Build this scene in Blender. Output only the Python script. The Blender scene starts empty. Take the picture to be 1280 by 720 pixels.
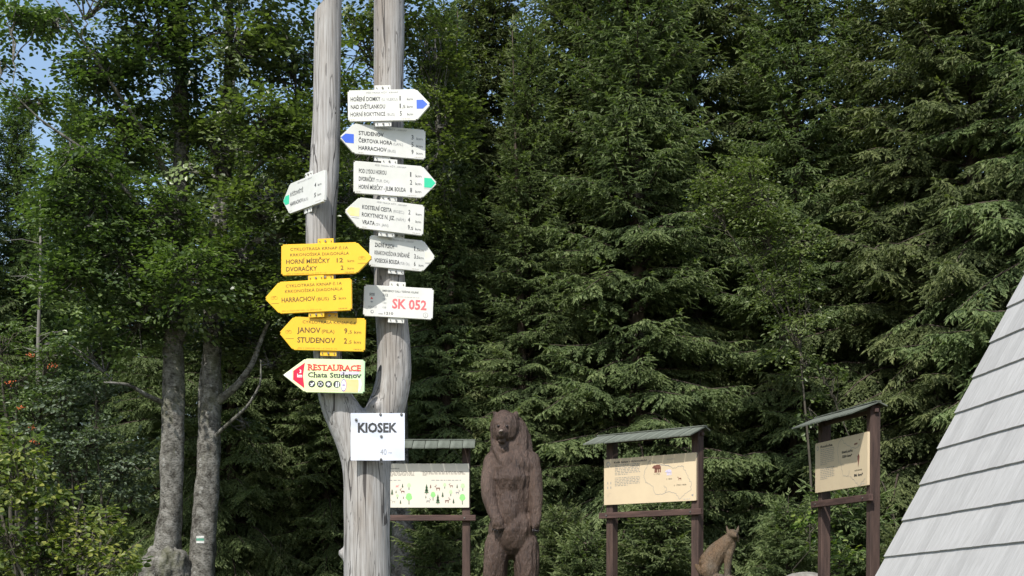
import bpy, bmesh, math, random
import numpy as np
from mathutils import Vector, Matrix, noise as mnoise

# ------------------------------------------------------------------ scene, camera, sky, sun
scene = bpy.context.scene
COL = scene.collection
random.seed(7)
F, CX, HOR = 1758.0, 640.0, 740.0          # focal length, centre column and horizon row, in pixels of the 1280 photo
CAMZ = 1.6

def at(px, py, Y):
    return Vector(((px - CX) / F * Y, Y, CAMZ + (HOR - py) / F * Y))

cam = bpy.data.cameras.new('camera')
cam.sensor_width = 36.0
cam.lens = F / 1280.0 * 36.0
cam.shift_y = (HOR - 360.0) / 1280.0
cam.clip_start = 0.1
cam.clip_end = 2000.0
camo = bpy.data.objects.new('camera', cam)
camo.location = (0, 0, CAMZ)
camo.rotation_euler = (math.radians(90), 0, 0)
COL.objects.link(camo)
scene.camera = camo

SUN_EL = math.radians(50)
SUN_AZ = math.radians(202)                  # clockwise from +Y: behind the camera, to its left
SUN = Vector((math.sin(SUN_AZ) * math.cos(SUN_EL), math.cos(SUN_AZ) * math.cos(SUN_EL), math.sin(SUN_EL)))
world = bpy.data.worlds.new('World')
scene.world = world
world.use_nodes = True
wn = world.node_tree
bg = wn.nodes['Background']
sky = wn.nodes.new('ShaderNodeTexSky')
sky.sky_type = 'NISHITA'
sky.sun_disc = False
sky.sun_elevation = SUN_EL
sky.sun_rotation = SUN_AZ
sky.air_density = 1.2
sky.dust_density = 1.5
wn.links.new(sky.outputs[0], bg.inputs[0])
bg.inputs[1].default_value = 0.145
sl = bpy.data.lights.new('sun', 'SUN')
sl.energy = 4.2
sl.angle = math.radians(0.5)
sl.color = (1.0, 0.965, 0.91)
slo = bpy.data.objects.new('sun', sl)
slo.rotation_euler = (-SUN).to_track_quat('-Z', 'Y').to_euler()
slo.location = (0, 0, 30)
COL.objects.link(slo)
scene.view_settings.view_transform = 'Standard'
scene.view_settings.look = 'None'
scene.view_settings.gamma = 1.0
scene.view_settings.exposure = 0.45
scene.cycles.max_bounces = 5
scene.cycles.diffuse_bounces = 3
scene.cycles.glossy_bounces = 2
scene.cycles.transmission_bounces = 3
scene.cycles.transparent_max_bounces = 4
scene.cycles.use_denoising = True
try:
    scene.cycles.denoiser = 'OPENIMAGEDENOISE'
except Exception:
    pass
scene.cycles.sample_clamp_indirect = 4.0

# ------------------------------------------------------------------ helpers
rng = np.random.default_rng(11)

def np_mesh(name, V, Q=None, T=None, tint=None, smooth=False):
    V = np.asarray(V, dtype=np.float32)
    Q = np.zeros((0, 4), np.int32) if Q is None else np.asarray(Q, np.int32)
    T = np.zeros((0, 3), np.int32) if T is None else np.asarray(T, np.int32)
    me = bpy.data.meshes.new(name)
    me.vertices.add(len(V)); me.vertices.foreach_set('co', V.ravel())
    loops = np.concatenate([Q.ravel(), T.ravel()])
    me.loops.add(len(loops)); me.loops.foreach_set('vertex_index', loops)
    nq, nt = len(Q), len(T)
    starts = np.concatenate([np.arange(nq) * 4, nq * 4 + np.arange(nt) * 3]).astype(np.int32)
    me.polygons.add(nq + nt)
    me.polygons.foreach_set('loop_start', starts)
    me.polygons.foreach_set('use_smooth', np.full(nq + nt, bool(smooth)))
    me.update(calc_edges=True)
    if tint is not None:
        a = me.attributes.new('tint', 'FLOAT', 'POINT')
        a.data.foreach_set('value', np.asarray(tint, np.float32))
    return me

class Geo:
    """collects shapes into ONE mesh"""
    def __init__(self):
        self.V, self.Q, self.T, self.n = [], [], [], 0
    def add(self, V, Q=None, T=None):
        V = np.asarray(V, float).reshape(-1, 3)
        if Q is not None and len(Q): self.Q.append(np.asarray(Q, int) + self.n)
        if T is not None and len(T): self.T.append(np.asarray(T, int) + self.n)
        self.V.append(V); self.n += len(V)
        return self
    def box(self, x0, x1, y0, y1, z0, z1):
        V = [(x, y, z) for z in (z0, z1) for y in (y0, y1) for x in (x0, x1)]
        Q = [(0, 2, 3, 1), (4, 5, 7, 6), (0, 1, 5, 4), (2, 6, 7, 3), (0, 4, 6, 2), (1, 3, 7, 5)]
        return self.add(V, Q)
    def tube(self, P, R, n=8, wob=0.0, cap=True, seed=0):
        P = np.asarray(P, float); m = len(P)
        R = np.full(m, R) if np.isscalar(R) else np.asarray(R, float)
        D = np.gradient(P, axis=0); D /= np.linalg.norm(D, axis=1)[:, None] + 1e-9
        ref = np.array((0.0, 0, 1)) if abs(D[0][2]) < .8 else np.array((1.0, 0, 0))
        u = np.cross(D[0], ref); u /= np.linalg.norm(u)
        ang = np.arange(n) / n * 2 * np.pi
        V = []
        for i in range(m):
            u = u - D[i] * u.dot(D[i]); u /= np.linalg.norm(u) + 1e-9
            v = np.cross(D[i], u)
            r = R[i]
            ring = P[i] + (np.cos(ang)[:, None] * u + np.sin(ang)[:, None] * v) * r
            if wob:
                for k in range(n):
                    c = ring[k]
                    q = mnoise.noise(Vector((c[0] * 5 + seed, c[1] * 5, c[2] * 2.2))) + .5 * mnoise.noise(Vector((c[0] * 16, c[1] * 16 + seed, c[2] * 7)))
                    ring[k] = P[i] + (c - P[i]) * (1 + wob * q)
            V.append(ring)
        V = np.concatenate(V)
        Q = []
        for i in range(m - 1):
            for k in range(n):
                a = i * n + k; b = i * n + (k + 1) % n
                Q.append((a, b, b + n, a + n))
        T = []
        if cap:
            V = np.vstack([V, P[0], P[-1]])
            for k in range(n):
                T.append((m * n, (k + 1) % n, k))
                T.append((m * n + 1, (m - 1) * n + k, (m - 1) * n + (k + 1) % n))
        return self.add(V, Q, T)
    def arrays(self):
        V = np.concatenate(self.V) if self.V else np.zeros((0, 3))
        Q = np.concatenate(self.Q) if self.Q else None
        T = np.concatenate(self.T) if self.T else None
        return V, Q, T
    def obj(self, name, mat, parent=None, smooth=False, bevel=0.0, loc=None, M=None):
        V, Q, T = self.arrays()
        me = np_mesh(name, V, Q, T, smooth=smooth)
        if bevel:
            bm = bmesh.new(); bm.from_mesh(me)
            bmesh.ops.bevel(bm, geom=list(bm.edges), offset=bevel, segments=1, affect='EDGES')
            bm.to_mesh(me); bm.free()
        return link(name, me, mat, parent, loc, M)

def link(name, me, mat=None, parent=None, loc=None, M=None):
    if mat is not None and not len(me.materials): me.materials.append(mat)
    o = bpy.data.objects.new(name, me)
    COL.objects.link(o)
    if parent is not None: o.parent = parent
    if M is not None: o.matrix_local = M
    if loc is not None: o.location = loc
    return o

def tag(o, label=None, cat=None, group=None, kind=None):
    if label: o['label'] = label
    if cat: o['category'] = cat
    if group: o['group'] = group
    if kind: o['kind'] = kind
    return o

def thing(name, label, cat, M=None, loc=None, group=None):
    o = bpy.data.objects.new(name, None); COL.objects.link(o)
    o.empty_display_size = .2
    if M is not None: o.matrix_world = M
    if loc is not None: o.location = loc
    return tag(o, label, cat, group)

# ------------------------------------------------------------------ materials
def new_mat(name):
    m = bpy.data.materials.new(name); m.use_nodes = True
    nt = m.node_tree; b = nt.nodes['Principled BSDF']
    return m, nt, b

def nd(nt, t, **kw):
    n = nt.nodes.new(t)
    for k, v in kw.items(): setattr(n, k, v)
    return n

def coords(nt, scale=(1, 1, 1), kind='Object'):
    tc = nd(nt, 'ShaderNodeTexCoord'); mp = nd(nt, 'ShaderNodeMapping')
    mp.inputs['Scale'].default_value = scale
    nt.links.new(tc.outputs[kind], mp.inputs['Vector'])
    return mp.outputs[0]

def noise_tex(nt, vec, scale, detail=4, rough=.6, dist=0):
    n = nd(nt, 'ShaderNodeTexNoise')
    n.inputs['Scale'].default_value = scale; n.inputs['Detail'].default_value = detail
    n.inputs['Roughness'].default_value = rough; n.inputs['Distortion'].default_value = dist
    nt.links.new(vec, n.inputs['Vector'])
    return n.outputs['Fac']

def ramp(nt, fac, stops):
    r = nd(nt, 'ShaderNodeValToRGB')
    el = r.color_ramp.elements
    while len(el) < len(stops): el.new(.5)
    for e, (p, c) in zip(el, stops):
        e.position = p; e.color = (*c, 1) if len(c) == 3 else c
    nt.links.new(fac, r.inputs[0])
    return r.outputs[0]

def mix(nt, a, b, fac, mode='MIX'):
    m = nd(nt, 'ShaderNodeMix', data_type='RGBA', blend_type=mode)
    for s, v in ((6, a), (7, b)):
        if isinstance(v, tuple): m.inputs[s].default_value = (*v, 1) if len(v) == 3 else v
        else: nt.links.new(v, m.inputs[s])
    if isinstance(fac, (int, float)): m.inputs[0].default_value = fac
    else: nt.links.new(fac, m.inputs[0])
    return m.outputs[2]

def math_n(nt, op, a, b=0.0, clamp=False):
    m = nd(nt, 'ShaderNodeMath', operation=op, use_clamp=clamp)
    for s, v in ((0, a), (1, b)):
        if isinstance(v, (int, float)): m.inputs[s].default_value = v
        else: nt.links.new(v, m.inputs[s])
    return m.outputs[0]

def bump(nt, b, h, strength=.5, dist=.01):
    n = nd(nt, 'ShaderNodeBump')
    n.inputs['Strength'].default_value = strength; n.inputs['Distance'].default_value = dist
    nt.links.new(h, n.inputs['Height']); nt.links.new(n.outputs[0], b.inputs['Normal'])

def g(v): return (v, v, v)

def foliage_mat(name, dark, mid, light, rough=.5, trans=.3, spec=.4):
    m, nt, b = new_mat(name)
    a = nd(nt, 'ShaderNodeAttribute', attribute_name='tint')
    big = noise_tex(nt, coords(nt), 1.1, 3)
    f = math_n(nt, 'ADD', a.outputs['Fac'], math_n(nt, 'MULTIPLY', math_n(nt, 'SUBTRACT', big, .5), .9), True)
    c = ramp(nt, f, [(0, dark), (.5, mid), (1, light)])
    oi = nd(nt, 'ShaderNodeObjectInfo')
    hs = nd(nt, 'ShaderNodeHueSaturation')
    nt.links.new(math_n(nt, 'ADD', math_n(nt, 'MULTIPLY', oi.outputs['Random'], .035), .483), hs.inputs['Hue'])
    nt.links.new(math_n(nt, 'ADD', math_n(nt, 'MULTIPLY', oi.outputs['Random'], .3), .85), hs.inputs['Value'])
    nt.links.new(c, hs.inputs['Color'])
    nt.links.new(hs.outputs[0], b.inputs['Base Color'])
    b.inputs['Roughness'].default_value = rough
    b.inputs['Specular IOR Level'].default_value = spec
    tr = nd(nt, 'ShaderNodeBsdfTranslucent')
    nt.links.new(mix(nt, hs.outputs[0], (1.3, 1.6, .5), 1.0, 'MULTIPLY'), tr.inputs[0])
    ms = nd(nt, 'ShaderNodeMixShader'); ms.inputs[0].default_value = trans
    nt.links.new(b.outputs[0], ms.inputs[1]); nt.links.new(tr.outputs[0], ms.inputs[2])
    nt.links.new(ms.outputs[0], nt.nodes['Material Output'].inputs[0])
    return m

M = {}
M['spruce'] = foliage_mat('spruce_needles', (.066, .094, .040), (.138, .178, .072), (.232, .268, .115), .6, .24, .25)
M['beech'] = foliage_mat('beech_leaves', (.040, .058, .022), (.088, .118, .040), (.170, .205, .072), .38, .32, .5)
M['sallow'] = foliage_mat('sallow_leaves', (.07, .10, .06), (.13, .175, .11), (.20, .25, .17), .5, .25, .4)
M['bright'] = foliage_mat('bright_leaves', (.05, .08, .018), (.12, .16, .035), (.26, .27, .06), .45, .35, .4)
M['rowan'] = foliage_mat('rowan_leaves', (.04, .07, .02), (.09, .135, .04), (.16, .21, .07), .45, .3, .45)

def grey_wood():
    m, nt, b = new_mat('weathered_wood')
    c1 = coords(nt, (1, 1, .035))
    fine = noise_tex(nt, c1, 95, 5, .65)
    col = ramp(nt, fine, [(.28, (.17, .155, .14)), (.46, (.30, .287, .27)), (.70, (.42, .41, .395))])
    broad = noise_tex(nt, coords(nt, (1, 1, .3)), 5, 4)
    col = mix(nt, col, ramp(nt, broad, [(.3, (.74, .68, .62)), (.5, (.97, .96, .95)), (.75, (1.06, 1.07, 1.10))]), 1, 'MULTIPLY')
    cr = noise_tex(nt, coords(nt, (1, 1, .05)), 11, 2, .4, .2)
    line = math_n(nt, 'LESS_THAN', math_n(nt, 'ABSOLUTE', math_n(nt, 'SUBTRACT', cr, .5)), .010)
    cr2 = noise_tex(nt, coords(nt, (1, 1, .07)), 23, 2, .4, .2)
    line2 = math_n(nt, 'MULTIPLY', math_n(nt, 'LESS_THAN', math_n(nt, 'ABSOLUTE', math_n(nt, 'SUBTRACT', cr2, .42)), .007), .7)
    lines = math_n(nt, 'MAXIMUM', line, line2)
    vo = nd(nt, 'ShaderNodeTexVoronoi'); vo.inputs['Scale'].default_value = 7
    nt.links.new(coords(nt, (1, 1, .7)), vo.inputs['Vector'])
    spot = math_n(nt, 'LESS_THAN', vo.outputs['Distance'], .035)
    dark = math_n(nt, 'MAXIMUM', lines, spot)
    col = mix(nt, col, (.035, .03, .028), math_n(nt, 'MULTIPLY', dark, .85))
    nt.links.new(col, b.inputs['Base Color'])
    b.inputs['Roughness'].default_value = .75
    b.inputs['Specular IOR Level'].default_value = .3
    bump(nt, b, math_n(nt, 'SUBTRACT', fine, math_n(nt, 'MULTIPLY', dark, 1.5)), .55, .006)
    return m
M['pole'] = grey_wood()

def bark_mat():
    m, nt, b = new_mat('beech_bark')
    n1 = noise_tex(nt, coords(nt), 9, 9, .72, .4)
    col = ramp(nt, n1, [(.36, (.045, .040, .033)), (.48, (.135, .128, .11)), (.62, (.235, .225, .20))])
    n2 = noise_tex(nt, coords(nt, (1, 1, 2.5)), 30, 4, .6)
    col = mix(nt, col, ramp(nt, n2, [(.33, g(.3)), (.5, g(1))]), 1, 'MULTIPLY')
    ms = noise_tex(nt, coords(nt, (1, 1, .4)), 2.2, 5, .7)
    col = mix(nt, col, (.10, .105, .05), ramp(nt, ms, [(.52, g(0)), (.68, g(.7))]))
    vo = nd(nt, 'ShaderNodeTexVoronoi'); vo.inputs['Scale'].default_value = 9
    nt.links.new(coords(nt), vo.inputs['Vector'])
    col = mix(nt, col, (.40, .40, .37), math_n(nt, 'MULTIPLY', math_n(nt, 'LESS_THAN', vo.outputs['Distance'], .16), .35))
    nt.links.new(col, b.inputs['Base Color']); b.inputs['Roughness'].default_value = .85
    b.inputs['Specular IOR Level'].default_value = .2
    bump(nt, b, math_n(nt, 'ADD', n1, math_n(nt, 'MULTIPLY', n2, .5)), .8, .03)
    return m
M['bark'] = bark_mat()

def simple(name, c1, c2=None, scale=20, rough=.6, stretch=(1, 1, 1), spec=.4, bstr=0, metal=0, detail=4):
    m, nt, b = new_mat(name)
    c2 = c2 or tuple(x * .8 for x in c1)
    n = noise_tex(nt, coords(nt, stretch), scale, detail)
    nt.links.new(ramp(nt, n, [(.35, c2), (.65, c1)]), b.inputs['Base Color'])
    b.inputs['Roughness'].default_value = rough; b.inputs['Specular IOR Level'].default_value = spec
    b.inputs['Metallic'].default_value = metal
    if bstr: bump(nt, b, n, bstr, .01)
    return m
M['sprucebark'] = simple('spruce_bark', (.085, .066, .052), (.035, .028, .022), 14, .9, (1, 1, .4), .2, .6)
M['twig'] = simple('twig_bark', (.09, .08, .06), (.05, .045, .035), 14, .9, (1, 1, .4), .2)
M['deadwood'] = simple('dead_wood', (.22, .21, .185), (.12, .115, .10), 10, .9, (1, 1, .3), .2)
M['white'] = simple('white_enamel', (.67, .66, .62), (.57, .57, .51), 5, .38, (1, 1, 1), .45)
M['yellow'] = simple('yellow_enamel', (.76, .46, .018), (.72, .42, .016), 6, .38, (1, 1, 1), .45)
M['black'] = simple('black_print', (.03, .03, .03), (.05, .05, .05), 6, .5)
M['greyprint'] = simple('grey_print', (.22, .22, .22), (.28, .28, .28), 6, .5)
M['textprint'] = simple('small_print', (.30, .27, .22), (.34, .31, .26), 6, .5)
M['paleprint'] = simple('pale_print', (.45, .42, .36), (.5, .47, .4), 6, .5)
M['yprint'] = simple('dark_print_on_yellow', (.07, .045, .01), (.10, .06, .012), 6, .5)
M['ypale'] = simple('faint_print_on_yellow', (.40, .22, .015), (.42, .23, .02), 6, .5)
M['bluemark'] = simple('blue_mark', (.06, .14, .62), (.05, .12, .56), 6, .4)
M['greenmark'] = simple('green_mark', (.04, .55, .30), (.035, .5, .27), 6, .4)
M['yellowmark'] = simple('faded_yellow_mark', (.84, .68, .26), (.82, .72, .40), 12, .4)
M['yellowfaded'] = simple('bleached_yellow_mark', (.72, .74, .55), (.76, .77, .62), 12, .4)
M['red'] = simple('red_print', (.70, .05, .05), (.62, .045, .045), 8, .45)
M['redfaded'] = simple('faded_red_print', (.74, .12, .13), (.70, .16, .16), 12, .45)
M['crimson'] = simple('crimson_print', (.68, .01, .05), (.6, .01, .045), 8, .4)
M['screw'] = simple('screw_metal', (.25, .24, .22), (.12, .11, .10), 80, .45, (1, 1, 1), .5, 0, .7)
M['foam'] = simple('white_print', (.82, .82, .82), (.78, .78, .78), 8, .45)
M['beer'] = simple('beer_print', (.80, .50, .20), (.78, .56, .30), 8, .45)
M['violet'] = simple('violet_print', (.30, .22, .42), (.34, .27, .46), 8, .45)
M['lilac'] = simple('lilac_print', (.55, .50, .62), (.6, .55, .62), 8, .45)
M['brownprint'] = simple('brown_print', (.16, .06, .045), (.2, .09, .06), 8, .5)
M['darkgreenprint'] = simple('dark_green_print', (.06, .12, .06), (.09, .16, .08), 8, .5)
M['lightgreenprint'] = simple('light_green_print', (.28, .62, .20), (.25, .55, .2), 8, .5)
M['palegreenprint'] = simple('pale_green_print', (.45, .6, .33), (.5, .62, .38), 8, .5)
M['post'] = simple('brown_stained_wood', (.085, .053, .042), (.042, .027, .022), 26, .7, (1, 1, .12), .3, .4)
M['rail'] = simple('brown_stained_rail', (.105, .062, .05), (.055, .033, .028), 26, .7, (.12, 1, 1), .3, .4)
M['panelwood'] = simple('tan_print_board', (.62, .50, .33), (.58, .465, .31), 3, .5, (1, 1, 1), .35)
M['panelcream'] = simple('cream_print_board', (.68, .63, .53), (.65, .60, .50), 3, .5, (1, 1, 1), .35)
M['roofgreen'] = simple('green_grey_roof_board', (.15, .165, .135), (.09, .10, .08), 16, .8, (1, .2, .2), .25, .4)

def carve_mat(name, cA, cB, cC, low=None):
    m, nt, b = new_mat(name)
    n1 = noise_tex(nt, coords(nt, (1, 1, .35)), 60, 5, .7)
    n2 = noise_tex(nt, coords(nt, (1, 1, .6)), 3.2, 4, .6)
    col = ramp(nt, n2, [(.32, cA), (.5, cB), (.68, cC)])
    col = mix(nt, col, ramp(nt, n1, [(.3, g(.55)), (.6, g(1.15))]), 1, 'MULTIPLY')
    cr = noise_tex(nt, coords(nt, (1, 1, .08)), 9, 2, .4)
    line = math_n(nt, 'LESS_THAN', math_n(nt, 'ABSOLUTE', math_n(nt, 'SUBTRACT', cr, .5)), .004)
    col = mix(nt, col, (.02, .012, .01), math_n(nt, 'MULTIPLY', line, .7))
    nt.links.new(col, b.inputs['Base Color']); b.inputs['Roughness'].default_value = .5
    b.inputs['Specular IOR Level'].default_value = .45
    bump(nt, b, n1, 1.0, .022)
    return m
M['bear'] = carve_mat('stained_carved_wood', (.044, .025, .017), (.072, .044, .031), (.108, .070, .051))
M['lynx'] = carve_mat('carved_lynx_wood', (.13, .073, .032), (.115, .078, .045), (.10, .085, .062))
M['eye'] = simple('dark_eye', (.012, .01, .01), (.02, .015, .015), 10, .25)
M['nose'] = simple('worn_nose', (.30, .24, .18), (.03, .02, .02), 40, .4)

def shingle_mat():
    m, nt, b = new_mat('pale_wooden_shingle')
    oi = nd(nt, 'ShaderNodeObjectInfo')
    vm = nd(nt, 'ShaderNodeVectorMath', operation='ADD'); cb = nd(nt, 'ShaderNodeCombineXYZ')
    nt.links.new(math_n(nt, 'MULTIPLY', oi.outputs['Random'], 37.0), cb.inputs[0]); nt.links.new(cb.outputs[0], vm.inputs[1])
    nt.links.new(coords(nt, (1, .035, 1)), vm.inputs[0])
    fine = noise_tex(nt, vm.outputs[0], 120, 4, .65)
    col = ramp(nt, fine, [(.28, (.36, .355, .34)), (.5, (.445, .44, .43)), (.74, (.52, .515, .505))])
    col = mix(nt, col, ramp(nt, oi.outputs['Random'], [(0, g(.90)), (.6, g(1.0)), (1, g(1.05))]), 1, 'MULTIPLY')
    bl = noise_tex(nt, coords(nt, (1, .3, 1)), 6, 3)
    col = mix(nt, col, ramp(nt, bl, [(.30, (.78, .77, .75)), (.6, (1, 1, 1))]), 1, 'MULTIPLY')
    nt.links.new(col, b.inputs['Base Color']); b.inputs['Roughness'].default_value = .6
    b.inputs['Specular IOR Level'].default_value = .3
    bump(nt, b, fine, .12, .001)
    return m
M['shingle'] = shingle_mat()

def ground_mat():
    m, nt, b = new_mat('forest_ground')
    n1 = noise_tex(nt, coords(nt), .8, 8, .7)
    n2 = noise_tex(nt, coords(nt), 14, 6, .7)
    c = ramp(nt, n1, [(.38, (.045, .035, .022)), (.5, (.06, .07, .025)), (.65, (.09, .12, .035))])
    c = mix(nt, c, ramp(nt, n2, [(.3, g(.5)), (.65, g(1.2))]), 1, 'MULTIPLY')
    nt.links.new(c, b.inputs['Base Color']); b.inputs['Roughness'].default_value = .95
    bump(nt, b, n2, .9, .05)
    return m
M['ground'] = ground_mat()

# ------------------------------------------------------------------ ground
def sm(a, b, t):
    t = min(1, max(0, (t - a) / (b - a))); return t * t * (3 - 2 * t)
def gz(x, y):
    z = 1.25 * sm(5, 15.5, y) + .5 * sm(16, 22, y) + 6.5 * sm(22, 75, y) + 6 * sm(60, 180, y)
    z += .12 * mnoise.noise(Vector((x * .25, y * .25, 0))) * sm(10, 20, y)
    z += 1.0 * mnoise.noise(Vector((x * .04, y * .04, 3))) * sm(22, 60, y)
    return z
def ground():
    ys = np.concatenate([np.linspace(-30, 4, 8), np.linspace(5, 30, 60), np.linspace(32, 220, 50)])
    xs = np.concatenate([np.linspace(-160, -14, 26), np.linspace(-13, 13, 54), np.linspace(14, 160, 26)])
    V = [(x, y, gz(x, y)) for y in ys for x in xs]
    nx = len(xs)
    Q = [(j * nx + i, j * nx + i + 1, (j + 1) * nx + i + 1, (j + 1) * nx + i) for j in range(len(ys) - 1) for i in range(nx - 1)]
    o = link('ground', np_mesh('ground', V, Q, smooth=True), M['ground'])
    tag(o, kind='structure')
ground()

# ------------------------------------------------------------------ spruces
def frames(D, U):
    """rows D = x axis, U = rough z axis -> (n,3,3) matrices with columns x,y,z"""
    D = D / np.linalg.norm(D, axis=1)[:, None]
    Y = np.cross(U, D); Y /= np.linalg.norm(Y, axis=1)[:, None] + 1e-9
    Z = np.cross(D, Y)
    return np.stack([D, Y, Z], axis=2)

SHOOT_V = np.array([(0, 0, 0), (.38, 1, .1), (1, 0, 0), (.38, -1, .1), (.38, 0, .95), (.38, 0, -.85)], float)
SHOOT_Q = np.array([(0, 3, 2, 1), (0, 5, 2, 4)])
SHOOT_T = np.zeros((0, 3), int)

def place(tv, tq, tt, Mx, P, S, tint=None, ttint=None):
    """copies of a template: Mx (n,3,3), P (n,3), S (n,3) scale"""
    n = len(P); k = len(tv)
    V = np.einsum('nij,nkj->nki', Mx, tv[None] * S[:, None, :]) + P[:, None, :]
    off = (np.arange(n) * k)[:, None, None]
    Q = (tq[None] + off).reshape(-1, 4) if tq is not None and len(tq) else None
    T = (tt[None] + off).reshape(-1, 3) if tt is not None and len(tt) else None
    t = np.repeat(tint if tint is not None else np.zeros(n), k)
    if ttint is not None: t = t + np.tile(ttint, n)
    return V.reshape(-1, 3), Q, T, t

def branchlet_template(L, seed, step=.037):
    r = np.random.default_rng(seed)
    m = max(2, int(L / step))
    u = (np.arange(m) + .3) * L / m
    side = np.where(np.arange(m) % 2 == 0, 1.0, -1.0)
    ang = np.radians(r.uniform(30, 55, m))
    base = np.stack([u, r.uniform(-.006, .006, m), -.25 * u * u / max(L, .2)], 1)
    D = np.stack([np.cos(ang), side * np.sin(ang), r.uniform(-.35, .2, m) - .25], 1)
    ln = r.uniform(.075, .13, m) * (1.15 - .5 * u / L)
    # terminal shoots
    tb = np.array([(L, 0, -.25 * L * L / max(L, .2))] * 2)
    base = np.vstack([base, tb]); D = np.vstack([D, [(1, .12, -.25), (1, -.35, -.2)]]); ln = np.append(ln, [.12, .09])
    # a few shoots on top and hanging
    h = m // 3
    hb = np.stack([r.uniform(0, L, h), np.zeros(h), np.zeros(h)], 1); hb[:, 2] = -.25 * hb[:, 0] ** 2 / max(L, .2)
    base = np.vstack([base, hb]); D = np.vstack([D, np.stack([r.uniform(.3, .8, h), r.uniform(-.4, .4, h), r.uniform(-1.2, -.5, h)], 1)])
    ln = np.append(ln, r.uniform(.07, .12, h))
    U = np.tile((0, 0, 1.0), (len(D), 1)) + r.normal(0, .3, (len(D), 3))
    S = np.stack([ln, np.full(len(ln), .0175), np.full(len(ln), .015)], 1)
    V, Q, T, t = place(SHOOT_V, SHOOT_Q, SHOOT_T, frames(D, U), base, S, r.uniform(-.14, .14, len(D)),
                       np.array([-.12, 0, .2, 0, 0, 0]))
    return V, Q, T, t

CLS = [.12, .22, .34, .48, .64]
TPL = [[branchlet_template(L, 100 * i + s) for s in range(3)] for i, L in enumerate(CLS)]

def spruce(seed, H, R, gap=.29, per=(6, 7), space=.091, low=.25, droop=1.0, lenpow=.85):
    r = np.random.default_rng(seed)
    wood = Geo()
    zs = np.linspace(0, H, 12)
    lean = r.normal(0, .01, 2)
    wood.tube(np.stack([lean[0] * zs, lean[1] * zs, zs], 1), np.maximum(.016 * H * (1 - zs / H) ** 1.25, 0) + .006, 9, .04)
    acc = {}
    z = low
    while z < H - .15:
        f = z / H
        n = r.integers(per[0], per[1] + 1)
        a0 = r.uniform(0, 6.28)
        for k in range(n):
            az = a0 + k * 6.283 / n + r.normal(0, .25)
            Lb = R * (1 - f) ** lenpow * r.uniform(.62, 1.18) + .16
            zz = z + r.uniform(-.14, .14)
            e0 = math.tan(math.radians(r.uniform(-2, 24) + 36 * f ** 1.2))
            sag = (.50 * (1 - f) ** .9 * r.uniform(.5, 1.5) + .08) * droop
            up = .16 * r.uniform(.4, 1.4)
            h = np.array((math.cos(az), math.sin(az), 0)); s = np.array((-h[1], h[0], 0))
            bend = r.normal(0, .08)
            def P(t):
                t = np.atleast_1d(t)
                return (np.outer(t * Lb, h) + np.outer(bend * Lb * t * t, s)
                        + np.outer(Lb * (e0 * t - sag * t ** 2 * 1.2 + up * t ** 4) + zz, (0, 0, 1.0)))
            tt = np.linspace(0, 1, 6)
            wood.tube(P(tt), np.linspace(.012 + .010 * Lb, .003, 6), 4, 0, False)
            t0 = .0 if Lb < .9 else .10
            nb = max(3, int(Lb * (1 - t0) / space))
            tk = t0 + (1 - t0) * (np.arange(nb) + r.uniform(0, 1, nb)) / nb
            tk = np.minimum(tk, .995)
            base = P(tk); Tn = P(np.minimum(tk + .02, 1.02)) - P(tk - .02)
            Tn /= np.linalg.norm(Tn, axis=1)[:, None]
            for sd in (1, -1):
                ang = np.radians(r.uniform(42, 68, nb))
                dirn = Tn * np.cos(ang)[:, None] + sd * s[None] * np.sin(ang)[:, None]
                dirn[:, 2] -= r.uniform(.05, .5, nb) * droop * (1 - .5 * f)
                L = (Lb * .52 * (1.02 - tk) + .10) * r.uniform(.6, 1.2, nb)
                L = np.minimum(L, .72)
                L *= np.clip((tk - .05) / .25, .45, 1)
                up_ = np.tile((0, 0, 1.0), (nb, 1)) + r.normal(0, .18, (nb, 3))
                Fm = frames(dirn, up_)
                ci = np.abs(L[:, None] - np.array(CLS)[None]).argmin(1)
                va = r.integers(0, 3, nb)
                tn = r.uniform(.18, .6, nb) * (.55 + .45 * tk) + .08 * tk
                for c in range(5):
                    for v in range(3):
                        q = (ci == c) & (va == v)
                        if q.any():
                            sc = (L[q] / CLS[c])
                            acc.setdefault((c, v), []).append((Fm[q], base[q], sc, tn[q]))
            # leading shoots
            e = P(1.0)[0]
            acc.setdefault((0, 0), []).append((frames(Tn[-1:], np.array([(0, 0, 1.0)])), e[None], np.array([1.2]), np.array([.6])))
        z += gap * r.uniform(.75, 1.2) * (1.04 - .60 * f)
    acc.setdefault((1, 0), []).append((frames(np.array([(0, 0, 1.0)]), np.array([(1.0, 0, 0)])), np.array([(lean[0] * H, lean[1] * H, H - .1)]), np.array([1.5]), np.array([.6])))
    Vs, Qs, Ts, ts, n = [], [], [], [], 0
    for (c, v), lst in acc.items():
        Fm = np.concatenate([a[0] for a in lst]); B = np.concatenate([a[1] for a in lst])
        sc = np.concatenate([a[2] for a in lst]); tn = np.concatenate([a[3] for a in lst])
        tv, tq, tt_, tint = TPL[c][v]
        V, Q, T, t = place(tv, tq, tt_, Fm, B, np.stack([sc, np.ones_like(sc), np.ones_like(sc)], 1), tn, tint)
        Vs.append(V); Qs.append(Q + n); ts.append(t); n += len(V)
    crown = np_mesh('crown', np.concatenate(Vs), np.concatenate(Qs), None, np.concatenate(ts))
    V, Q, T = wood.arrays()
    trunk = np_mesh('trunk', V, Q, T, smooth=True)
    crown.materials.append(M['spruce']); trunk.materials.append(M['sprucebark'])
    print('spruce', len(crown.polygons) + len(crown.polygons) // 2, 'tris approx')
    return trunk, crown

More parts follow.
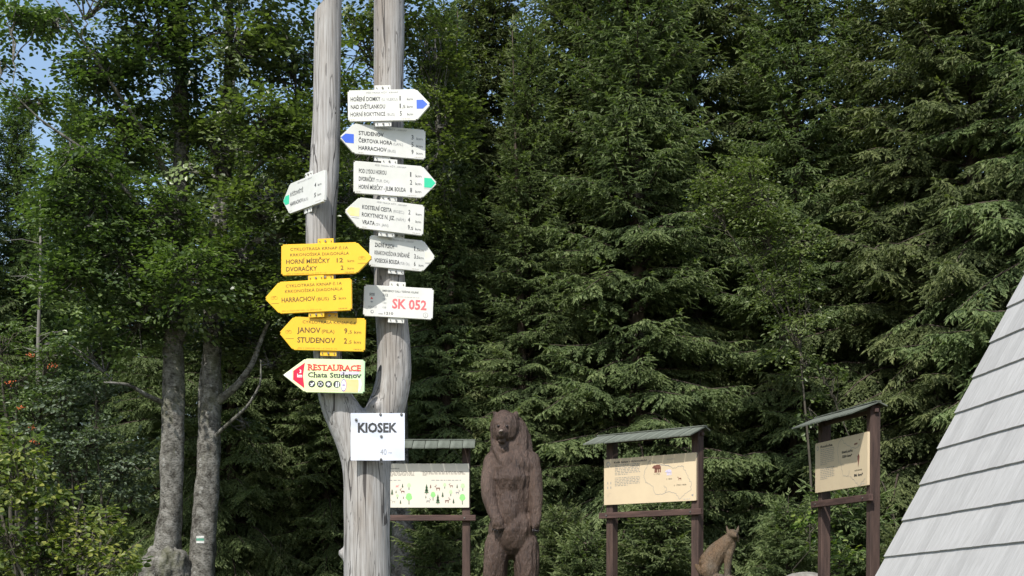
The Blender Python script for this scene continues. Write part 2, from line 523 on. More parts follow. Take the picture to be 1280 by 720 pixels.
SPR = [spruce(1, 12.5, 2.0, .27), spruce(2, 13.5, 2.5, .31, (5, 7), .085, .25, 1.25), spruce(3, 12, 1.65, .25, (5, 7)), spruce(5, 13, 2.7, .36, (5, 6), .085, .3, 1.3)]
YOUNG = [spruce(21, 1.6, .75, .16, (4, 6), .07, .08, .5, .8), spruce(22, 2.6, 1.0, .2, (4, 6), .075, .1, .6, .8)]

protos = {}
def tree_copy(name, meshes, label, cat, loc, rot, sc, group=None):
    root = thing(name, label, cat, group=group)
    root.location = loc; root.rotation_euler = (0, 0, rot); root.scale = (sc,) * 3 if np.isscalar(sc) else sc
    for nm, me in zip(('trunk', 'crown'), meshes):
        if me.name not in protos:
            protos[me.name] = link(nm, me, None, root)
        else:
            c = protos[me.name].copy(); c.name = nm; COL.objects.link(c); c.parent = root
    return root

def put_spruce(px, Y, var, sc, rot, label, group='tall spruces along the forest edge', dz=0):
    x = (px - CX) / F * Y
    return tree_copy('spruce_tree', SPR[var], label, 'spruce', (x, Y, gz(x, Y) - .1 + dz), rot, sc, group)

FRONT = [
    (553, 20.2, 2, .70, .3, 'dark narrow spruce just right of the white signs, left of the carved bear'),
    (608, 21.2, 0, .84, 1.2, 'spruce rising behind the left shoulder of the carved bear'),
    (662, 19.6, 2, .66, 4.4, 'slim spruce rising directly behind the carved bear'),
    (728, 20.8, 0, .90, 2.2, 'spruce just left of the middle information board'),
    (795, 19.4, 0, .86, 4.0, 'broad spruce rising directly behind the middle information board'),
    (868, 21.0, 1, .93, 3.3, 'tall drooping spruce behind the seated carved lynx'),
    (940, 20.8, 2, .71, .9, 'slim spruce behind the slender leafy rowan, left of the angled board'),
    (1000, 19.8, 0, .84, 2.0, 'spruce just left of the angled information board, behind the rowan'),
    (1066, 20.6, 2, .72, 5.1, 'narrow spruce rising directly behind the angled information board on the right'),
    (1130, 19.2, 3, .84, 2.9, 'spruce between the angled information board and the shingled roof'),
    (1215, 18.4, 1, .90, 1.9, 'large spruce with long sweeping boughs behind the edge of the shingled roof'),
    (1330, 17.6, 3, .95, .2, 'large spruce above the shingled roof at the right edge of the photo'),
    (20, 25.0, 2, .72, 1.1, 'bluish spruce at the far left edge, behind the rowan berries'),
    (95, 27.0, 0, .74, 2.1, 'pointed spruce behind the beech leaves, second from the left edge'),
]
for a in FRONT: put_spruce(*a)
_r = random.Random(5)
BACK = [(-70, 24, .7), (150, 26, .62), (225, 25, .64), (290, 24.6, .64), (350, 25.2, .64), (410, 24.6, .66), (465, 25.4, .68), (525, 25, .66), (580, 24.5, .66), (640, 25, .62), (700, 25.5, .66),
        (765, 23.2, .78), (835, 26, .72), (905, 25, .66), (975, 25.5, .68), (1040, 24.5, .66), (1100, 25, .70), (1170, 24, .76), (1250, 23.5, .88), (1360, 24, .9), (1440, 20, .9)]
for px in range(-120, 1450, 85): BACK.append((px + _r.uniform(-25, 25), _r.uniform(32, 36), _r.uniform(.66, .8)))
for px in range(-120, 1450, 75): BACK.append((px + _r.uniform(-25, 25), _r.uniform(38, 46), _r.uniform(.7, .9)))
for px, Y, sc in BACK:
    if px < 480 and Y > 30: sc *= .82
    put_spruce(px, Y, _r.randrange(4), sc, _r.uniform(0, 6.28), 'dark spruce deep in the forest, glimpsed between the trees of its edge', 'spruces deeper in the forest')
YG = [(733, 16.2, 0, .62, .4, 'young spruce between the carved bear and the middle information board'),
      (548, 17.2, 1, .62, 2.4, 'young spruce below the picture panel with deer, left of the bear'),
      (700, 17.6, 1, .50, 1.4, 'small spruce at the right foot of the carved bear'),
      (825, 17.4, 0, .85, 3.4, 'young spruce seen between the posts of the middle information board'),
      (985, 16.8, 1, .52, 5.4, 'young spruce just left of the angled information board'),
      (1062, 17.0, 0, .95, .9, 'young spruce between the posts of the angled information board'),
      (1125, 15.6, 1, .40, 2.9, 'small spruce at the foot of the shingled roof edge')]
for px, Y, v, sc, rot, lab in YG:
    x = (px - CX) / F * Y
    tree_copy('young_spruce', YOUNG[v], lab, 'young spruce', (x, Y, gz(x, Y) - .03), rot, sc, 'young spruces in front of the forest edge')

# ------------------------------------------------------------------ broadleaf trees
LEAF_V = np.array([(0, 0, 0), (.33, .34, .10), (.72, .27, .08), (1, 0, -.03), (.72, -.27, .08), (.33, -.34, .10)], float)
LEAF_Q = np.array([(0, 3, 2, 1), (0, 5, 4, 3)])

def spray_template(seed, twigs, tlen, leaf, step, narrow=1.0, flat=.25, hang=.15):
    r = np.random.default_rng(seed)
    B, D = [], []
    for a in np.linspace(-1.15, 1.15, twigs):
        a += r.normal(0, .12); L = tlen * r.uniform(.7, 1.1) * (1 - .25 * abs(a))
        d = np.array((math.cos(a), math.sin(a), r.normal(0, .12)))
        m = int(L / step)
        for i in range(m):
            u = (i + 1) * L / m
            p = d * u + np.array((0, 0, -hang * u * u / tlen)) + r.normal(0, .006, 3)
            sd = 1 if i % 2 else -1
            c, s = math.cos(sd * .9), math.sin(sd * .9)
            B.append(p); D.append((d[0] * c - d[1] * s, d[0] * s + d[1] * c, r.normal(-.15, .3)))
        B.append(d * L); D.append(d)
    B, D = np.array(B), np.array(D)
    n = len(B)
    ln = leaf * r.uniform(.7, 1.2, n)
    U = np.tile((0, 0, 1.0), (n, 1)) + r.normal(0, flat, (n, 3))
    return place(LEAF_V, LEAF_Q, None, frames(D, U), B, np.stack([ln, ln * narrow, ln], 1), r.uniform(-.18, .18, n))

def blob_points(blobs, r, shell=.45):
    """points inside ellipsoids, denser towards their skins. blob = (centre, radii, count)"""
    out = []
    for ci, (c, rad, n) in enumerate(blobs):
        for _ in range(n):
            d = r.normal(0, 1, 3); d /= np.linalg.norm(d)
            q = r.uniform(shell, 1) ** .7
            out.append((np.array(c) + d * q * np.array(rad), d, ci))
    return out

def leafy(name_seed, trunk_lines, blobs, tpls, leafmat, r, extra=None, tint0=(.1, .9), barkseg=20, thin=.012):
    """trunk_lines: list of (points, radii). blobs: (centre, radii, count, line index, t on line)"""
    wood = Geo()
    for i, (P, R) in enumerate(trunk_lines):
        P = np.array(P, float); R = np.array(R, float)
        k = max(6, int(len(P) * 5)) if i else 70
        s = np.linspace(0, 1, len(P)); q = np.linspace(0, 1, k)
        Pi = np.stack([np.interp(q, s, P[:, j]) for j in range(3)], 1)
        for _ in range(3): Pi[1:-1] = (Pi[:-2] + 2 * Pi[1:-1] + Pi[2:]) / 4
        Ri = np.interp(q, s, R)
        wood.tube(Pi, Ri, barkseg if R.max() > .08 else 7, .22 if R.max() > .08 else .06, True, name_seed)
    acc = {}
    for (c, rad, n, li, tl) in blobs:
        P, R = trunk_lines[li]; P = np.array(P, float)
        s = np.linspace(0, 1, len(P))
        a = np.array([np.interp(tl, s, P[:, j]) for j in range(3)])
        c = np.array(c, float)
        mid = a * .45 + c * .55 + np.array((0, 0, -.12 * np.linalg.norm(c - a)))
        q = np.linspace(0, 1, 9)[:, None]
        L = (1 - q) ** 2 * a + 2 * q * (1 - q) * mid + q * q * c
        r0 = min(np.interp(tl, s, np.array(R)) * .55, .055)
        L[1:-1] += r.normal(0, .03, (7, 3))
        wood.tube(L, np.linspace(r0, .014, 9), 6, 0, False)
        for (p, d, _) in blob_points([(c, rad, n)], r):
            b = L[r.integers(3, 9)]
            h = p - b; hl = np.linalg.norm(h)
            m2 = b + h * .5 + np.array((0, 0, .08 * hl)) + r.normal(0, .04, 3)
            bb = np.array([b, b * .5 + m2 * .5 + r.normal(0, .02, 3), m2, m2 * .5 + p * .5, p])
            wood.tube(bb, np.linspace(thin, .004, 5), 4, 0, False)
            dirn = np.array((h[0], h[1], 0)) / (hl + 1e-6) * .7 + np.array((d[0], d[1], 0)) * .6
            dirn = dirn + np.array((0, 0, r.normal(-.08, .22))) + r.normal(0, .15, 3)
            k = r.integers(0, len(tpls))
            acc.setdefault(k, []).append((dirn, p - dirn * .15, r.uniform(.8, 1.2), r.uniform(*tint0)))
    Vs, Qs, ts, n = [], [], [], 0
    for k, lst in acc.items():
        D = np.array([a[0] for a in lst]); B = np.array([a[1] for a in lst]); S = np.array([a[2] for a in lst]); tn = np.array([a[3] for a in lst])
        U = np.tile((0, 0, 1.0), (len(D), 1)) + r.normal(0, .25, (len(D), 3))
        tv, tq, tt_, ti = tpls[k]
        V, Q, T, t = place(tv, tq, None, frames(D, U), B, np.stack([S, S, S], 1), tn, ti)
        Vs.append(V); Qs.append(Q + n); ts.append(t); n += len(V)
    crown = np_mesh('crown', np.concatenate(Vs), np.concatenate(Qs), None, np.concatenate(ts))
    crown.materials.append(leafmat)
    V, Q, T = wood.arrays()
    trunk = np_mesh('trunk', V, Q, T, smooth=True)
    print('leafy', len(crown.polygons) * 2, 'tris')
    return trunk, crown

BEECH = [spray_template(s, 7, .48, .068, .048) for s in range(6)]
ra = np.random.default_rng(77)

def loc_pts(base, lst):
    return [tuple(at(px, py, Y) - base) for px, py, Y in lst]

def px_blob(base, px, py, Y, rx, ry, n, li, t, ryd=None):
    c = at(px, py, Y) - base
    k = Y / F
    return (tuple(c), (rx * k, (ryd or rx * k * .9), ry * k), n, li, t)

YB = 17.0
# left beech
x1 = at(206, 740, YB).x
b1 = Vector((x1, YB, gz(x1, YB) - .15))
l1 = [((*[tuple(v) for v in loc_pts(b1, [(204, 790, YB), (206, 720, YB), (213, 650, YB), (215, 560, YB), (217, 480, YB), (217, 410, YB), (222, 300, YB), (228, 160, YB + .1), (226, 40, YB + .2), (224, -120, YB + .2)])],),
       [.25, .205, .145, .138, .130, .118, .11, .085, .06, .02]),
      (loc_pts(b1, [(230, 425, YB), (212, 390, YB - .2), (196, 362, YB - .3), (172, 310, YB - .5), (150, 270, YB - .6)]), [.06, .05, .04, .03, .02]),
      (loc_pts(b1, [(207, 505, YB), (185, 495, YB - .2), (160, 480, YB - .4), (130, 478, YB - .6)]), [.035, .028, .02, .01]),
      (loc_pts(b1, [(224, 250, YB), (190, 180, YB - .3), (150, 120, YB - .5), (110, 60, YB - .7), (70, 0, YB - .9)]), [.045, .03, .022, .014, .006]),
      (loc_pts(b1, [(220, 330, YB), (170, 250, YB - .5), (110, 190, YB - .8), (50, 150, YB - 1), (10, 110, YB - 1.1)]), [.04, .028, .02, .012, .006])]
bl1 = [(60, 30, 30, 22, 16, 3, .9), (120, 80, 45, 40, 40, 3, .55), (20, 20, 30, 22, 12, 4, .98), (45, 130, 35, 18, 12, 4, .9), (-20, 50, 30, 40, 12, 4, 1),
       (190, 40, 55, 60, 55, 0, .85), (150, 170, 60, 48, 50, 3, .35), (95, 215, 50, 30, 30, 4, .6), (110, 270, 65, 40, 46, 4, .4),
       (150, 330, 70, 50, 60, 1, .8), (200, 270, 60, 60, 55, 0, .7), (95, 350, 45, 36, 32, 1, .9), (165, 410, 60, 38, 40, 1, .5),
       (235, 340, 50, 50, 40, 0, .6), (110, 430, 45, 30, 24, 2, .8), (215, 120, 50, 60, 36, 0, .8), (240, -40, 80, 50, 50, 0, .95), (130, -30, 60, 40, 26, 3, .8)]
blobs1 = [px_blob(b1, px, py, YB + (-.45 if py < 290 else -.75 if py < 375 else .2) + ra.uniform(-.5, .5), rx, ry, int(n * 1.05), li, t) for px, py, rx, ry, n, li, t in bl1]
me = leafy(3, l1, blobs1, BEECH, M['beech'], ra)
def solid_tree(name, meshes, base, label, cat, bark='bark', group=None):
    root = thing(name, label, cat, loc=base, group=group)
    for nm, m_ in zip(('trunk', 'crown'), meshes):
        link(nm, m_, M[bark] if nm == 'trunk' else None, root)
    return root
t1 = solid_tree('beech_tree', me, b1, 'left one of the two grey beeches, with a swollen burl at its foot', 'beech', group='beeches with grey trunks left of the signpost')
# burl
gb = Geo()
bur = bmesh.new(); bmesh.ops.create_icosphere(bur, subdivisions=5, radius=1)
for v in bur.verts:
    d = v.co.copy()
    q = 1 + .22 * mnoise.noise(d * 1.6 + Vector((4, 0, 0))) + .12 * mnoise.noise(d * 4) + .05 * mnoise.noise(d * 10)
    wv = .05 * math.sin(9 * math.hypot(d.x - .1, d.z - .1))
    v.co = Vector((d.x * .27, d.y * .25, d.z * .36)) * (q + wv)
for f_ in bur.faces: f_.smooth = True
bme = bpy.data.meshes.new('burl'); bur.to_mesh(bme); bur.free()
def burl_mat():
    m, nt, b = new_mat('mossy_burl')
    n1 = noise_tex(nt, coords(nt), 9, 8, .7, .6)
    c = ramp(nt, n1, [(.35, (.035, .026, .02)), (.5, (.12, .10, .08)), (.65, (.24, .22, .18))])
    n2 = noise_tex(nt, coords(nt), 3, 4)
    c = mix(nt, c, (.09, .095, .035), ramp(nt, n2, [(.5, g(0)), (.65, g(.7))]))
    nt.links.new(c, b.inputs['Base Color']); b.inputs['Roughness'].default_value = .9
    bump(nt, b, n1, 1, .04)
    return m
M['burl'] = burl_mat()
link('burl', bme, M['bark'], t1, loc=at(205, 716, YB - .06) - b1)

# right beech
x2 = at(251, 740, YB + .1).x
b2 = Vector((x2, YB + .1, gz(x2, YB + .1) - .15))
Y2 = YB + .1
l2 = [(loc_pts(b2, [(248, 790, Y2), (252, 720, Y2), (257, 640, Y2), (262, 550, Y2), (264, 480, Y2), (266, 400, Y2), (273, 300, Y2), (282, 215, Y2), (285, 100, Y2), (290, -100, Y2)]),
       [.18, .152, .147, .130, .122, .112, .11, .08, .055, .02]),
      (loc_pts(b2, [(268, 505, Y2), (285, 492, Y2 - .1), (300, 478, Y2 - .2), (316, 455, Y2 - .3), (330, 415, Y2 - .3), (350, 370, Y2 - .3)]), [.06, .05, .042, .034, .025, .012]),
      (loc_pts(b2, [(266, 548, Y2), (285, 530, Y2 - .3), (310, 508, Y2 - .5), (326, 480, Y2 - .6), (326, 450, Y2 - .6)]), [.026, .022, .018, .013, .006]),
      (loc_pts(b2, [(280, 240, Y2), (310, 215, Y2 - .2), (345, 190, Y2 - .3), (390, 150, Y2 - .2)]), [.05, .04, .03, .012]),
      (loc_pts(b2, [(270, 340, Y2), (320, 300, Y2 - .3), (370, 290, Y2 - .4), (420, 240, Y2 - .3)]), [.05, .04, .03, .012])]
bl2 = [(300, 40, 60, 55, 55, 0, .88), (365, 60, 50, 55, 45, 3, .9), (330, 150, 60, 45, 50, 3, .5), (390, 190, 45, 50, 36, 3, .95), (270, 190, 40, 50, 28, 0, .75),
       (330, 250, 55, 40, 45, 4, .4), (395, 290, 45, 45, 34, 4, .8), (300, 330, 55, 40, 46, 4, .3), (350, 370, 50, 40, 44, 1, .95), (310, 420, 45, 24, 28, 1, .7),
       (390, 400, 40, 35, 26, 1, 1), (300, 530, 24, 16, 9, 2, .5), (345, 450, 45, 22, 24, 2, .95), (420, 130, 40, 60, 30, 3, .95), (440, 250, 40, 60, 30, 4, .95), (310, -50, 90, 45, 44, 0, .97), (270, 420, 35, 25, 16, 0, .62)]
blobs2 = [px_blob(b2, px, py, Y2 + (-.4 if py < 290 else -.75 if py < 375 else .2) + ra.uniform(-.5, .5), rx, ry, int(n * .92), li, t) for px, py, rx, ry, n, li, t in bl2]
me = leafy(9, l2, blobs2, BEECH, M['beech'], ra)
t2 = solid_tree('beech_tree', me, b2, 'right one of the two grey beeches, bearing a small white and green trail mark', 'beech', group='beeches with grey trunks left of the signpost')
M['markwhite'] = simple('worn_white_paint', (.62, .62, .58), (.36, .35, .32), 30, .6); M['markgreen'] = simple('worn_green_paint', (.05, .28, .18), (.08, .2, .14), 30, .6)
# painted trail mark on the trunk
for nm, z0, mm in (('white_stripe', .030, 'markwhite'), ('green_stripe', 0, 'markgreen'), ('white_stripe', -.030, 'markwhite')):
    c = at(254, 675, Y2) - b2
    gm = Geo(); a = np.linspace(-.30, .28, 7); rr = .163
    V = [(c.x + math.sin(k) * rr, c.y - math.cos(k) * rr, c.z + z0 + s_) for s_ in (-.0145, .0145) for k in a]
    gm.add(V, [(i, i + 1, i + 8, i + 7) for i in range(6)])
    o = gm.obj('trail_mark', M[mm], t2)
# third broadleaf behind the post
x3 = at(505, 700, 19.2).x
b3 = Vector((x3, 19.2, gz(x3, 19.2) - .1))
Y3 = 19.2
l3 = [(loc_pts(b3, [(505, 760, Y3), (500, 600, Y3), (497, 450, Y3), (492, 300, Y3), (488, 150, Y3), (492, -40, Y3)]), [.16, .14, .12, .1, .07, .02]),
      (loc_pts(b3, [(495, 400, Y3), (470, 340, Y3 - .2), (440, 290, Y3 - .3)]), [.05, .04, .015]),
      (loc_pts(b3, [(492, 300, Y3), (520, 230, Y3 - .2), (556, 180, Y3 - .3)]), [.05, .04, .015])]
bl3 = [(450, 60, 45, 60, 34, 0, .85), (540, 60, 40, 60, 34, 2, .9), (500, 10, 60, 40, 30, 0, .95), (450, 190, 45, 50, 30, 1, .8), (548, 160, 34, 50, 28, 2, 1), (455, 300, 40, 50, 26, 1, .6), (520, 260, 40, 45, 20, 2, .5), (445, 390, 40, 40, 20, 1, .4), (560, 240, 22, 40, 12, 2, .9), (500, -60, 80, 40, 26, 0, .97)]
blobs3 = [px_blob(b3, px, py, Y3 - .3 + ra.uniform(-.5, .5), rx, ry, int(n * .85), li, t) for px, py, rx, ry, n, li, t in bl3]
solid_tree('broadleaf_tree', leafy(5, l3, blobs3, BEECH, M['beech'], ra), b3, 'leafy beech standing behind the forked signpost, its trunk hidden by it', 'beech')
# added beech: closes the wood, crown spread to cast shade on the spruces behind
x4 = at(256, 700, 21.5).x
b4 = Vector((x4, 21.5, gz(x4, 21.5) - .1)); Y4 = 21.5
l4 = [(loc_pts(b4, [(256, 760, Y4), (258, 500, Y4), (275, 250, Y4), (300, 0, Y4)]), [.17, .14, .1, .02])]
bl4 = [(470, 330, 50, 60, 26, 0, .6), (460, 200, 50, 60, 26, 0, .8), (250, 330, 70, 50, 30, 0, .5), (350, 300, 70, 60, 40, 0, .6), (420, 350, 60, 60, 34, 0, .5), (90, 260, 60, 55, 26, 0, .6), (150, 385, 60, 36, 22, 0, .5), (250, 415, 60, 26, 20, 0, .45), (345, 420, 60, 26, 20, 0, .45), (300, 190, 70, 50, 20, 0, .75), (400, 190, 60, 50, 18, 0, .75), (200, 180, 60, 50, 16, 0, .7), (160, 300, 60, 60, 30, 0, .5)]
solid_tree('broadleaf_tree', leafy(6, l4, [px_blob(b4, px, py, Y4 + ra.uniform(-1.2, .8), rx, ry, int(n * 1.7), li, t) for px, py, rx, ry, n, li, t in bl4], BEECH, M['beech'], ra), b4,
           'added beech behind the two grey beeches, its crown spread to shade the wood', 'beech')

# ------------------------------------------------------------------ shrubs and slender trees
def shrub(name, px, ytop, ybase_Y, width, tpls, mat, n, label, cat, seed, blobs, stems=6, tint0=(.2, .8), stem_r=.02, hub=None):
    r = np.random.default_rng(seed)
    Y = ybase_Y; x = (px - CX) / F * Y
    base = Vector((x, Y, gz(x, Y) - .05))
    lines = []
    for (bx, by, rx, ry, cnt) in blobs:
        tgt = at(bx, by, Y + r.uniform(-.3, .3)) - base
        s0 = Vector((r.uniform(-.15, .15), r.uniform(-.1, .1), 0))
        m1 = s0 * .6 + tgt * .4 + Vector((r.normal(0, .08), r.normal(0, .08), tgt.z * .15))
        if hub:
            hb = at(*hub, Y) - base
            lines.append(([tuple(hb), tuple(hb * .5 + tgt * .5 + Vector((0, .05, .1))), tuple(tgt)], [stem_r * .7, stem_r * .5, .006])); continue
        lines.append(([tuple(s0), tuple(m1), tuple(s0 * .25 + tgt * .75), tuple(tgt)], [stem_r, stem_r * .8, stem_r * .6, .006]))
    if hub: lines.append(([(0, 0, 0), tuple(hb * .5 + Vector((.1, 0, 0))), tuple(hb)], [stem_r * 1.4, stem_r, stem_r * .7]))
    bb = [px_blob(base, bx, by, Y + r.uniform(-.25, .25), rx, ry, cnt, i, .75, ryd=.45) for i, (bx, by, rx, ry, cnt) in enumerate(blobs)]
    me = leafy(seed, lines, bb, tpls, mat, r, tint0=tint0, thin=.006)
    root = thing(name, label, cat, loc=base)
    link('stem', me[0], M['twig'], root).name = 'stem'
    c = link('foliage', me[1], None, root)
    return root, base

SALLOW = [spray_template(40 + s, 5, .34, .058, .042, .95, .5, .1) for s in range(4)]
BRIGHT = [spray_template(50 + s, 4, .26, .062, .05, .95, .5, .2) for s in range(4)]
ROWAN = [spray_template(60 + s, 5, .34, .055, .036, .62, .4, .3) for s in range(4)]
shrub('sallow_bush', 110, 480, 17.4, 1, SALLOW, M['sallow'], 0, 'grey green sallow bush beside the left beech trunk, above the bright bush', 'bush', 301,
      [(110, 545, 42, 34, 34), (150, 580, 40, 30, 28), (75, 500, 36, 30, 24), (120, 495, 30, 24, 15), (165, 620, 32, 22, 20), (90, 590, 40, 36, 26), (60, 560, 35, 30, 16)])
shrub('leafy_bush', 40, 560, 13.5, 1, BRIGHT, M['bright'], 0, 'bright yellow green bush in the bottom left corner of the photo', 'bush', 302,
      [(20, 600, 40, 40, 34), (60, 640, 45, 36, 34), (10, 670, 50, 36, 34), (100, 680, 44, 30, 28), (45, 700, 50, 30, 30), (130, 650, 34, 20, 14), (140, 700, 40, 24, 18), (-20, 560, 40, 40, 22), (30, 560, 30, 22, 14)], tint0=(.15, .95))
rw, rbase = shrub('rowan_tree', 25, 380, 17.5, 1, ROWAN, M['rowan'], 0, 'rowan with orange berry clusters at the left edge', 'rowan', 303,
      [(20, 470, 45, 34, 34), (50, 510, 45, 30, 32), (0, 420, 40, 30, 20), (60, 440, 30, 30, 12), (20, 530, 45, 30, 26)], stem_r=.035)
M['berry'] = simple('orange_berry', (.55, .15, .05), (.45, .10, .04), 10, .35)
for i, (px, py) in enumerate([(38, 443), (40, 535), (14, 477), (26, 509), (42, 552), (66, 457)]):
    bm = bmesh.new(); rr = random.Random(i)
    for k in range(15):
        p = Vector((rr.gauss(0, .026), rr.gauss(0, .026), rr.gauss(0, .014)))
        bmesh.ops.create_icosphere(bm, subdivisions=1, radius=.008, matrix=Matrix.Translation(p))
    mb = bpy.data.meshes.new('berry_cluster'); bm.to_mesh(mb); bm.free()
    link('berry_cluster', mb, M['berry'], rw, loc=at(px, py, 16.9) - rbase)
shrub('slender_rowan', 1010, 190, 17.3, 1, ROWAN, M['rowan'], 0, 'slender pale green leafy tree in front of the spruces, left of the angled board', 'rowan', 304,
      [(905, 225, 40, 24, 30), (945, 250, 42, 34, 40), (890, 260, 26, 24, 14), (960, 300, 40, 34, 34), (935, 215, 30, 18, 14), (985, 350, 34, 34, 26), (1010, 385, 26, 28, 16), (960, 360, 26, 30, 12), (1000, 300, 26, 28, 12), (975, 420, 20, 30, 8), (1005, 460, 20, 30, 6)], tint0=(.45, 1.0), stem_r=.016, hub=(1000, 440))
shrub('leafy_sapling', 1150, 330, 17.6, 1, BRIGHT, M['rowan'], 0, 'thin leafy sapling with sparse twigs right of the slender rowan', 'sapling', 305,
      [(1030, 470, 22, 30, 7), (1010, 510, 20, 26, 5)], stem_r=.012)
# low plants
shrub('leafy_plant', 1020, 640, 15.6, 1, BRIGHT, M['bright'], 0, 'low yellow green plant between the posts of the angled board', 'plant', 306,
      [(1012, 655, 16, 12, 6), (1050, 700, 22, 14, 8), (1030, 680, 20, 14, 6)], stem_r=.008)
# dead slim trunk at left
dz = Geo(); Yd = 18.6; xd = at(50, 700, Yd).x; bd = Vector((xd, Yd, gz(xd, Yd) - .1))
dz.tube(loc_pts(bd, [(47, 760, Yd), (47, 560, Yd), (48, 420, Yd), (51, 330, Yd), (50, 250, Yd)]), [.035, .031, .026, .018, .008], 8, .1)
rd = random.Random(3)
for k in range(34):
    y = rd.uniform(300, 520); a = rd.uniform(0, 6.28); L = rd.uniform(.2, .6)
    s0 = at(48, y, Yd) - bd
    e = s0 + Vector((math.cos(a) * L, math.sin(a) * L, rd.uniform(-.05, .12))); m_ = (s0 + e) / 2 + Vector((0, 0, .04))
    dz.tube([tuple(s0), tuple(m_), tuple(e)], [.008, .006, .003], 4, 0, False)
tag(dz.obj('dead_trunk', M['deadwood'], None, True, loc=bd), 'thin dead grey trunk with bare twigs at the left, behind the rowan', 'dead tree')

# grass around the boards
def grass():
    r = np.random.default_rng(9); n = 15000
    x = r.uniform(-8, 8, n); y = r.uniform(9, 19, n)
    P = np.array([(a, b, gz(a, b) - .01) for a, b in zip(x, y)])
    tv = np.array([(0, -1, 0), (0, 1, 0), (.25, 0, .6), (.6, 0, 1)], float)
    az = r.uniform(0, 6.28, n)
    Fm = frames(np.stack([np.cos(az), np.sin(az), 0 * az], 1), np.tile((0, 0, 1.0), (n, 1)))
    h = r.uniform(.06, .22, n)
    V, Q, T, t = place(tv, None, np.array([(0, 1, 2), (1, 3, 2), (0, 2, 3)]), Fm, P, np.stack([h * .6, np.full(n, .004), h], 1), r.uniform(.1, .9, n))
    o = link('grass', np_mesh('grass', V, None, T, t), M['bright'])
    tag(o, 'short green grass around the boards and statues', 'grass', kind='stuff')
grass()

# ------------------------------------------------------------------ forked signpost
def remesh(V_Q_T, voxel, smooth=4):
    V, Q, T = V_Q_T
    me = np_mesh('tmp', V, Q, T)
    o = bpy.data.objects.new('tmp', me); COL.objects.link(o)
    md = o.modifiers.new('r', 'REMESH'); md.mode = 'VOXEL'; md.voxel_size = voxel
    sm_ = o.modifiers.new('s', 'SMOOTH'); sm_.iterations = smooth; sm_.factor = .5
    bpy.context.view_layer.update()
    dg = bpy.context.evaluated_depsgraph_get()
    out = bpy.data.meshes.new_from_object(o.evaluated_get(dg))
    bpy.data.objects.remove(o)
    n = len(out.vertices); co = np.empty(n * 3, np.float32); out.vertices.foreach_get('co', co)
    return out, co.reshape(-1, 3)

def interp_line(pts, rad, k):
    P = np.array(pts, float); s = np.linspace(0, 1, len(P)); q = np.linspace(0, 1, k)
    # Catmull-like smoothing by repeated averaging of the dense polyline
    Pi = np.stack([np.interp(q, s, P[:, j]) for j in range(3)], 1); Ri = np.interp(q, s, rad)
    for _ in range(14):
        Pi[1:-1] = (Pi[:-2] + 2 * Pi[1:-1] + Pi[2:]) / 4
        Ri[1:-1] = (Ri[:-2] + 2 * Ri[1:-1] + Ri[2:]) / 4
    return Pi, Ri

